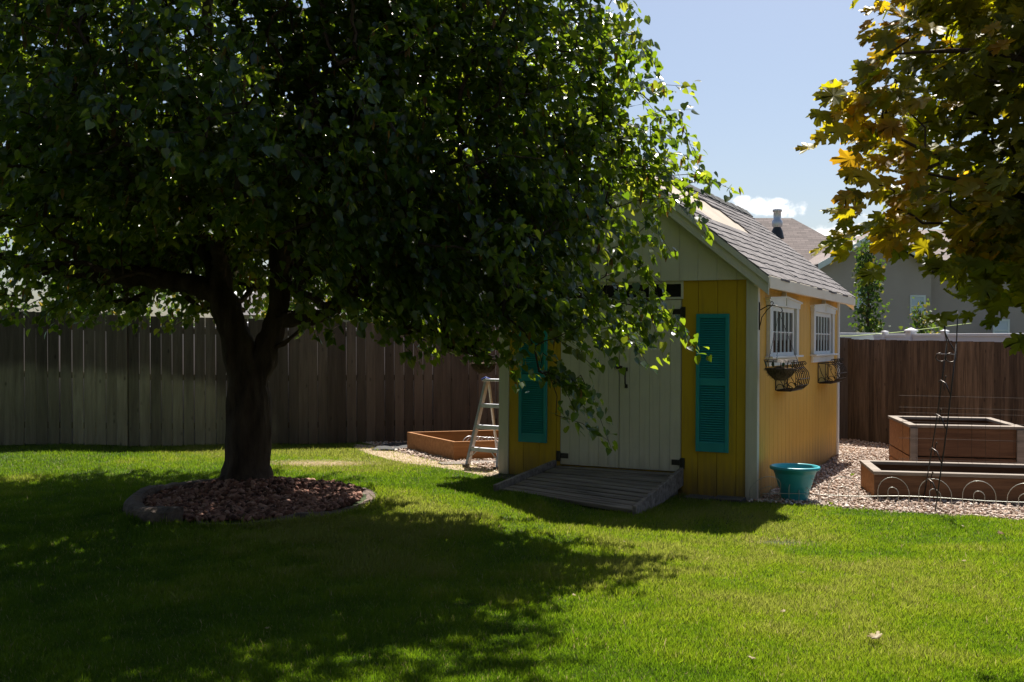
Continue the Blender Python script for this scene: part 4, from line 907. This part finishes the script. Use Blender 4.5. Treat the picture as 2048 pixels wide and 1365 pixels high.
# ---------------------------------------------------------------- maple at the right edge
MT = Vector((3.75, 5.9, 0)); mp = empty('maple_tree', MT, 0, 'maple with yellowing lobed leaves hanging in from the right edge', 'tree')
def relm(L_): return [tuple(np.array(p)-np.array(MT)) for p in L_]
ml = [dict(n=relm([(3.75,5.9,-.1),(3.75,5.9,.3),(3.72,5.85,1.2),(3.65,5.8,2.2),(3.55,5.7,3.4),(3.5,5.6,4.8)]), r=[.17,.12,.10,.09,.06,.015]),
      dict(n=relm([(3.7,5.85,1.5),(3.2,5.5,2.0),(2.6,5.2,2.3),(1.9,4.9,2.4)]), r=[.05,.035,.02,.006]),
      dict(n=relm([(3.65,5.8,2.2),(3.1,5.4,2.8),(2.4,5.1,3.0),(1.75,4.9,2.95)]), r=[.05,.035,.02,.006]),
      dict(n=relm([(3.6,5.75,2.8),(3.0,5.5,3.6),(2.5,5.4,4.2)]), r=[.04,.025,.008]),
      dict(n=relm([(3.7,5.85,1.3),(3.3,5.4,1.6),(2.9,5.0,1.7)]), r=[.03,.02,.008])]
limbmesh(ml, MT, 14, .006).build('trunk', M['bark'], mp, smooth=True)
LM = [((3.05,5.45,3.0),(1.18,1.1,.95),1.0), ((3.2,5.5,4.0),(1.45,1.3,1.0),.8), ((2.95,5.1,2.3),(.85,.75,.55),1.1), ((2.95,5.0,1.75),(.45,.5,.40),1.2), ((2.42,4.95,2.22),(.42,.45,.34),1.8)]
mt = lobe_points(LM, 820, .4)
mex = np.array([(1.36,4.7,2.78),(1.42,4.75,2.82),(1.5,4.8,2.88),(1.45,4.8,2.68),(1.5,4.8,2.6),(1.55,4.9,2.55),(1.62,4.9,2.75),(1.6,4.9,2.9),(1.7,5,2.7),(1.41,4.7,2.21),(1.46,4.7,2.15),(1.55,4.8,2.2),(1.68,4.9,2.25),(1.72,4.9,2.1),(1.62,4.85,3.0),(1.66,4.9,3.2),(1.70,4.8,2.4),(1.75,4.85,2.5),(2.42,4.85,1.72),(2.5,4.85,1.55),(2.46,4.8,1.95),(2.52,4.8,1.75),(2.55,4.9,1.48),(1.95,4.9,1.98),(2.1,4.9,1.92),(2.25,4.9,1.88),(2.0,5.1,2.15),(2.2,5.1,2.1),(1.85,5.0,2.3)])
mt = mt[(mt[:, 2] > 1.3) & ~((mt[:, 2] < 1.85) & (mt[:, 0] < 2.45))]; mt = np.concatenate([mt, mex])
mb_ = mt-nrm(mt-np.array([3.4, 5.6, 2.7])+rng.normal(0, .3, mt.shape))*rng.uniform(.2, .4, len(mt))[:, None]
grow(ml, mb_-np.array(MT), mp, None, None, maxr=.018).build('branches', M['bark'], mp)
p, xs_, ds_, zs_, sz = twig_leaves(mb_, mt, 9, (.075, .145), droop=.7, spread=.05)
expo = nrm(p-np.array([3.2, 5.4, 2.4])); up_ = np.array([0, 0, 1.])+np.stack([rng.normal(0, .35, len(p)), rng.normal(-.35, .3, len(p)), np.zeros(len(p))], 1)
ds_ = nrm(np.stack([expo[:, 0]*.9, expo[:, 1]*.6, np.full(len(p), -.75)], 1)+rng.normal(0, .35, p.shape)); xs_ = nrm(np.cross(ds_, up_)); zs_ = np.cross(xs_, ds_)
rim = np.linalg.norm((p-np.array([3.0, 5.45, 2.95]))/np.array([1.25, 1.2, 1.3]), axis=1)
tn = np.clip(.14+.36*rng.random(len(p))+np.where((rim > .82) & (rng.random(len(p)) < .7) & (p[:, 2] > 2.0), .42, 0)+(p[:, 2]-2.3)*.06+rng.normal(0, .05, len(p)), 0, 1)
V_, F = scatter(MAPLE_V, MAPLE_F, p-np.array(MT), xs_, ds_, zs_, sz)
V_ += rng.normal(0, .003, V_.shape)
edge = np.tile(np.linalg.norm(np.array(MAPLE_V)[:, :2]-np.array([0, .3]), axis=1), len(p))*np.repeat(rng.uniform(-.12, .2, len(p)), len(MAPLE_V))
tri_mesh('crown', V_, F, M['maple'], mp, tint=np.clip(np.repeat(tn, len(MAPLE_V))+edge+rng.normal(0, .05, len(V_)), 0, 1))
# ---------------------------------------------------------------- beyond the fence
def bgtree(name, loc, h, r, n_, size, label, bottom=.25, tintb=.4, seed=0):
    t = empty(name, loc, 0, label, 'tree'); lo = np.array(loc)
    MB().tube([(0, 0, -.2), (.03, 0, h*.3), (0, .04, h*.6), (.02, 0, h*.93)], [.06*h/4, .05*h/4, .03*h/4, .008], 8).build('trunk', M['bark'], t, smooth=True)
    a_ = rng.uniform(0, 2*math.pi, 60); zz = rng.uniform(bottom*h, h, 60); rr = r*np.sqrt(np.clip(1-((zz/h-.55)/.5)**2, .02, 1))*rng.uniform(.3, 1, 60)
    br = MB(); e = np.stack([rr*np.cos(a_), rr*np.sin(a_), zz], 1)
    for q in e: br.tube([(0, 0, max(.3, q[2]-.35*h*.3)), q*np.array([.5, .5, 1])-np.array([0, 0, .1]), q], [.012*h/4, .008*h/4, .004], 4)
    br.build('branches', M['twig'], t)
    c_ = e[rng.integers(0, 60, n_)]; p = c_+rng.normal(0, 1, (n_, 3))*np.array([r*.20, r*.20, h*.045])
    d = nrm(rng.normal(0, 1, (n_, 3))+np.array([0, 0, -.5])); x_ = nrm(np.cross(d, rng.normal(0, 1, (n_, 3)))); z_ = np.cross(x_, d)
    V_, F = scatter(HEART_V, HEART_F, p, x_, d, z_, rng.uniform(size*.6, size*1.2, n_))
    tri_mesh('crown', V_, F, M['bgleaf'], t, tint=np.repeat(np.clip(rng.normal(tintb, .25, n_), 0, 1), len(HEART_V)))
bgtree('pear_tree', (7.45, 21.9, -.1), 3.65, .34, 1500, .08, 'slender young tree behind the right fence, before the taupe house', .3, .5)
bgtree('small_tree', (8.6, 22.0, -.1), 2.5, .35, 500, .08, 'small sparse tree behind the right fence, half hidden by maple leaves', .4, .6)
bgtree('garden_tree', (-9.2, 24, 0), 4.6, 2.1, 5200, .14, 'sunlit bushy tree beyond the left fence, left of the big trunk', .1, .5)
bgtree('garden_tree', (-15.5, 27, 0), 5.4, 2.4, 5200, .15, 'sunlit bushy tree beyond the far left end of the fence', .1, .4)
bgtree('garden_tree', (-4.6, 27, 0), 4.0, 1.7, 3600, .14, 'sunlit bushy tree beyond the fence, right of the big trunk', .1, .55)
# creeper over the right fence
cr = empty('creeper', (8.0, 14.6, 0), 0, 'leafy creeper drooping over the top of the right board fence', 'creeper')
n_ = 420; t_0 = rng.random(n_); q = np.stack([.25-.35*t_0*rng.random(n_)-.05, rng.normal(0, .22, n_), 1.72-.55*t_0**1.3], 1); q[:, 0] += rng.normal(-.05, .04, n_)
d = nrm(rng.normal(0, 1, (n_, 3))+np.array([0, 0, -1])); x_ = nrm(np.cross(d, rng.normal(0, 1, (n_, 3)))); z_ = np.cross(x_, d)
V_, F = scatter(HEART_V, HEART_F, q, x_, d, z_, rng.uniform(.04, .08, n_)); tri_mesh('foliage', V_, F, M['bgleaf'], cr, tint=np.repeat(rng.random(n_)*.7, len(HEART_V)))
mb = MB()
for k in range(7): y0 = random.uniform(-.25, .25); mb.tube([(.2, y0, 1.6), (.05, y0+.03, 1.74), (-.08, y0+.05, 1.5), (-.09, y0+.03, 1.2)], .004, 4)
mb.build('stem', M['twig'], cr)
MB().tube([(4.95+.0, 17.4, 1.70), (5.9, 18.2, 1.71), (7.2, 19.4, 1.80), (9.2, 21, 2.0)], .006, 5).build('string_line', M['string'], label='thin yellow-green string stretched above the right fence', cat='string')
# taupe house
def shingle_mat():
    m_, t, b = base_mat('brown_house_shingle'); n = t.nodes; l = t.links
    tcn = n.new('ShaderNodeTexCoord'); mpn = n.new('ShaderNodeMapping'); mpn.inputs['Scale'].default_value = (1, 0, 1); l.new(tcn.outputs['Object'], mpn.inputs[0])
    mpn.inputs['Rotation'].default_value = (math.pi/2, 0, 0)
    br = n.new('ShaderNodeTexBrick'); br.inputs['Scale'].default_value = 1; br.inputs['Brick Width'].default_value = .34; br.inputs['Row Height'].default_value = .085
    br.inputs['Mortar Size'].default_value = .006; br.inputs['Color1'].default_value = (.23,.185,.17,1); br.inputs['Color2'].default_value = (.155,.125,.115,1); br.inputs['Mortar'].default_value = (.08,.06,.055,1)
    l.new(mpn.outputs[0], br.inputs['Vector']); l.new(br.outputs[0], b.inputs['Base Color']); b.inputs['Roughness'].default_value = .95
    return m_
M['houseroof'] = shingle_mat()
D = 38.0; K = D/2094.85
def hx(px): return (px-1024)*K
def hzz(py, px=1640): return 1.6+(682.5+(px-1024)*.0058-py)*K
hs = empty('neighbour_house', (hx(1640), D, 0), 0, 'two-storey taupe stucco house with brown shingle roof behind the fence', 'house')
ox = hx(1640)
def hp(px, py, y=0): return (hx(px)-ox, y, hzz(py, px))
gx0, gz0 = hp(1630, 536)[0], hp(1630, 536)[2]; gx1, gz1 = hp(1750, 468)[0], hp(1750, 468)[2]; gx2 = 2*gx1-gx0
mb = MB(); mb.prism([(gx0+.15, -.5), (gx2-.15, -.5), (gx2-.15, gz0+.02), (gx1, gz1-.12), (gx0+.15, gz0+.02)], 'y', 0, 9); mb.build('wall', M['stucco'], hs)
MB().box(-16, gx0+.2, 3, 9, -.5, gz0-.0).build('wall', M['stucco'], hs)
# front gable roof
rf = MB()
for s_ in (0, 1):
    xa = gx0 if s_ == 0 else gx2
    rf.prism([(xa, gz0), (gx1, gz1), (gx1, gz1+.10), (xa, gz0+.10)], 'y', -.4, 9)
rf = rf.build('roof', M['houseroof'], hs)
for s_ in (0, 1):
    xa = gx0-.02 if s_ == 0 else gx2+.02
    MB().prism([(xa, gz0-.12), (gx1, gz1-.13), (gx1, gz1+.11), (xa, gz0+.11)], 'y', -.46, -.402).build('barge_board', M['trim'], rf)
MB().box(gx2-.1, gx2+14, .6, 9, -.5, gz0+.2).build('wall', M['stucco'], hs)
MB().prism([(.0, gz0+.2), (9.4, gz0+.2), (4.7, gz0+1.9)], 'x', gx2-.1, gx2+14.4).build('roof', M['houseroof'], hs)
# main hipped roof behind
rz0 = hp(1600, 438)[2]*1.0; yR = 6.0
kx = (D+yR)/D
r1 = ((hx(1440)*kx)-ox, yR, (rz0-1.6)*kx+1.6); r2 = ((hx(1583)*kx)-ox, yR, (rz0-1.6)*kx+1.6)
e1 = (-16, 2.6, gz0-.0); e2 = (gx1+1.6, 2.6, gz0); e3 = (gx1+1.6, 10, gz0); e4 = (-16, 10, gz0)
rr1 = (-14, yR, r1[2])
MB().poly([e1, e2, r2, rr1, e3, e4, (e1[0], e1[1], gz0-.15), (e2[0], e2[1], gz0-.15), (e3[0], e3[1], gz0-.15), (e4[0], e4[1], gz0-.15)], [(0,1,2,3), (1,4,2), (4,5,3,2), (5,0,3), (0,6,7,1), (1,7,8,4), (4,8,9,5), (5,9,6,0), (6,9,8,7)]).build('roof', M['houseroof'], hs)
MB().box(-16, gx0-.05, 2.5, 2.6, gz0-.2, gz0+.02).build('gutter', M['cream'], hs)
kz = (D+4.0)/D; vx = hx(1553)*kz-ox; vz0 = (hzz(462)-1.6)*kz+1.6; vz1 = (hzz(421)-1.6)*kz+1.6; yv = 4.0
vp = MB().lathe([(.28, vz0-.35), (.22, vz0-.05), (.14, vz0+.12), (.14, vz1)], vx, yv, 20).build('vent_base', M['black'], hs, smooth=True)
MB().lathe([(.145, vz0+.1), (.21, vz0+.16), (.21, vz0+.36), (.15, vz0+.42), (.15, vz1-.1), (.19, vz1-.09), (.19, vz1), (0, vz1+.02)], vx, yv, 20).build('vent_pipe', M['alu'], hs, smooth=True)
M['blind'] = mat('window_blind', [(.55,.58,.62), (.62,.65,.70)], 30, stretch=(1,1,6), rough=.4, bump=0)
def hwin(x0, x1, y0, y1):
    a = hp(x0, y0); b = hp(x1, y1); w0 = MB(); t_ = .06
    w0.box(a[0], b[0], -.05, -.001, b[2], b[2]+t_); w0.box(a[0], b[0], -.05, -.001, a[2]-t_, a[2]); w0.box(a[0], a[0]+t_, -.05, -.001, b[2]+t_, a[2]-t_); w0.box(b[0]-t_, b[0], -.05, -.001, b[2]+t_, a[2]-t_)
    m_ = (a[2]+b[2])/2; w0.box(a[0]+t_, b[0]-t_, -.045, -.001, m_-.02, m_+.02); w0 = w0.build('window', M['trim'], hs)
    MB().box(a[0]+t_, b[0]-t_, -.02, -.0005, b[2]+t_, a[2]-t_).build('pane', M['blind'], w0)
hwin(1710, 1741, 580, 622); hwin(1819, 1850, 592, 634); hwin(1985, 2018, 640, 684)
# far house seen through the crown on the left
h2 = empty('neighbour_house', (-6.5, 42, 0), 0, 'low grey-roofed house far behind the left fence, glimpsed through the tree', 'house')
MB().box(-5, 5, 0, 8, -.5, 2.6).build('wall', M['stucco'], h2)
MB().poly([(-5.5,-.5,2.55), (5.5,-.5,2.55), (5.5,8.5,2.55), (-5.5,8.5,2.55), (-3,4,4.6), (3,4,4.6)], [(0,1,5,4), (1,2,5), (2,3,4,5), (3,0,4), (0,3,2,1)]).build('roof', M['shingle'], h2)
# unseen house and patio roof behind the viewer, added to block skylight
M['wall2'] = mat('blocker_house_siding', [(.10,.075,.06), (.13,.10,.08)], 2, rough=.9, bump=.1)
hm = empty('skylight_blocker_house', (0, -4.2, 0), 0, 'added unseen brown-sided house with patio roof behind the viewer, blocking skylight', 'house')
MB().box(-11, 11, -7, 0, -.3, 5.6).build('wall', M['wall2'], hm)
MB().prism([(-7.6, 5.6), (.7, 5.6), (-3.45, 8.2)], 'x', -11.6, 11.6).build('roof', M['shingle'], hm)
pr = MB().box(-7, 7, .01, 4.6, 2.75, 2.93).build('added_patio_roof', M['wall2'], hm)
for x in (-6.8, -2.4, 2.4, 6.8): MB().box(x-.07, x+.07, 4.3, 4.44, -.2, 2.75).build('added_patio_post', M['wall2'], pr)
for x in (-8, -4, 3.5, 8): MB().box(x-.7, x+.7, .001, .05, 3.6, 4.9).build('window', M['glass'], hm)
# ---------------------------------------------------------------- small things on the ground
def single_leaf(tv, tf, loc, m_, size, label, rz, tint_):
    q = np.array([loc], float); c0, s0 = math.cos(rz), math.sin(rz)
    V_, F = scatter(tv, tf, np.zeros((1, 3)), np.array([[c0, s0, .25]]), np.array([[-s0, c0, .2]]), np.array([[0, 0, 1.]]), np.array([size]))
    o = tri_mesh('fallen_leaf', V_, F, m_, tint=np.full(len(V_), tint_), label=label, cat='leaf'); o.location = loc
    sm = o.modifiers.new('thick', 'SOLIDIFY'); sm.thickness = .0006
single_leaf(MAPLE_V, MAPLE_F, (1.95, 5.54, .035), M['grass'], .075, 'pale dry fallen leaf alone on the sunlit lawn', .4, .98)
single_leaf(MAPLE_V, MAPLE_F, (4.05, 8.6, .035), M['seed'], .06, 'small reddish fallen leaf on the lawn near the gravel edge', 1.4, .4)
for i, (x, y) in enumerate([(-1.3, 5.6), (.4, 6.4), (1.2, 5.2), (2.6, 6.9), (-.6, 7.4), (3.3, 7.6), (.9, 8.2), (2.0, 7.2), (3.0, 5.9), (-2.4, 6.2), (1.6, 6.1), (3.9, 9.0)]):
    o = bpy.data.objects['fallen_leaf'].copy(); C.objects.link(o); o.location = (x, y, g1(x, y)+.04); o.rotation_euler = (.2*math.sin(i*2.3), .2*math.cos(i), i*1.3); o.scale = (.3+.08*(i % 3),)*3
    o['label'] = 'tiny dry leaf scrap lying on the lawn'; o['group'] = 'tiny dry leaf scraps on the lawn'
def weed(x, y, n_, h, label):
    a_ = rng.uniform(0, 2*math.pi, n_); d = nrm(np.stack([np.cos(a_)*.7, np.sin(a_)*.7, rng.uniform(.5, 1.4, n_)], 1)); s_ = nrm(np.cross(d, np.array([0, 0, 1.]))); z_ = np.cross(s_, d)
    V_, F = scatter([(-.5,0,0), (.5,0,0), (-.4,.6,.1), (.4,.6,.1), (0,1,.1)], [(0,1,3), (0,3,2), (2,3,4)], np.zeros((n_, 3)), s_, d, z_, np.stack([np.full(n_, .012), rng.uniform(.6, 1, n_)*h, np.full(n_, h)], 1))
    o = tri_mesh('weed', V_, F, M['grass'], tint=np.repeat(rng.uniform(.3, .9, n_), 5), label=label, cat='weed', group='weeds in the gravel'); o.location = (x, y, g1(x, y))
weed(4.12, 12.64, 26, .07, 'small yellowish weed in the gravel between shed and low bed')
weed(3.12, 10.22, 22, .08, 'small green weed at the lawn edge right of the turquoise pot')
weed(5.3, 17.2, 20, .10, 'small green weed in the gravel at the foot of the far fence')
S.render.engine = 'CYCLES'
S.cycles.max_bounces = 8; S.cycles.diffuse_bounces = 4; S.cycles.transmission_bounces = 6
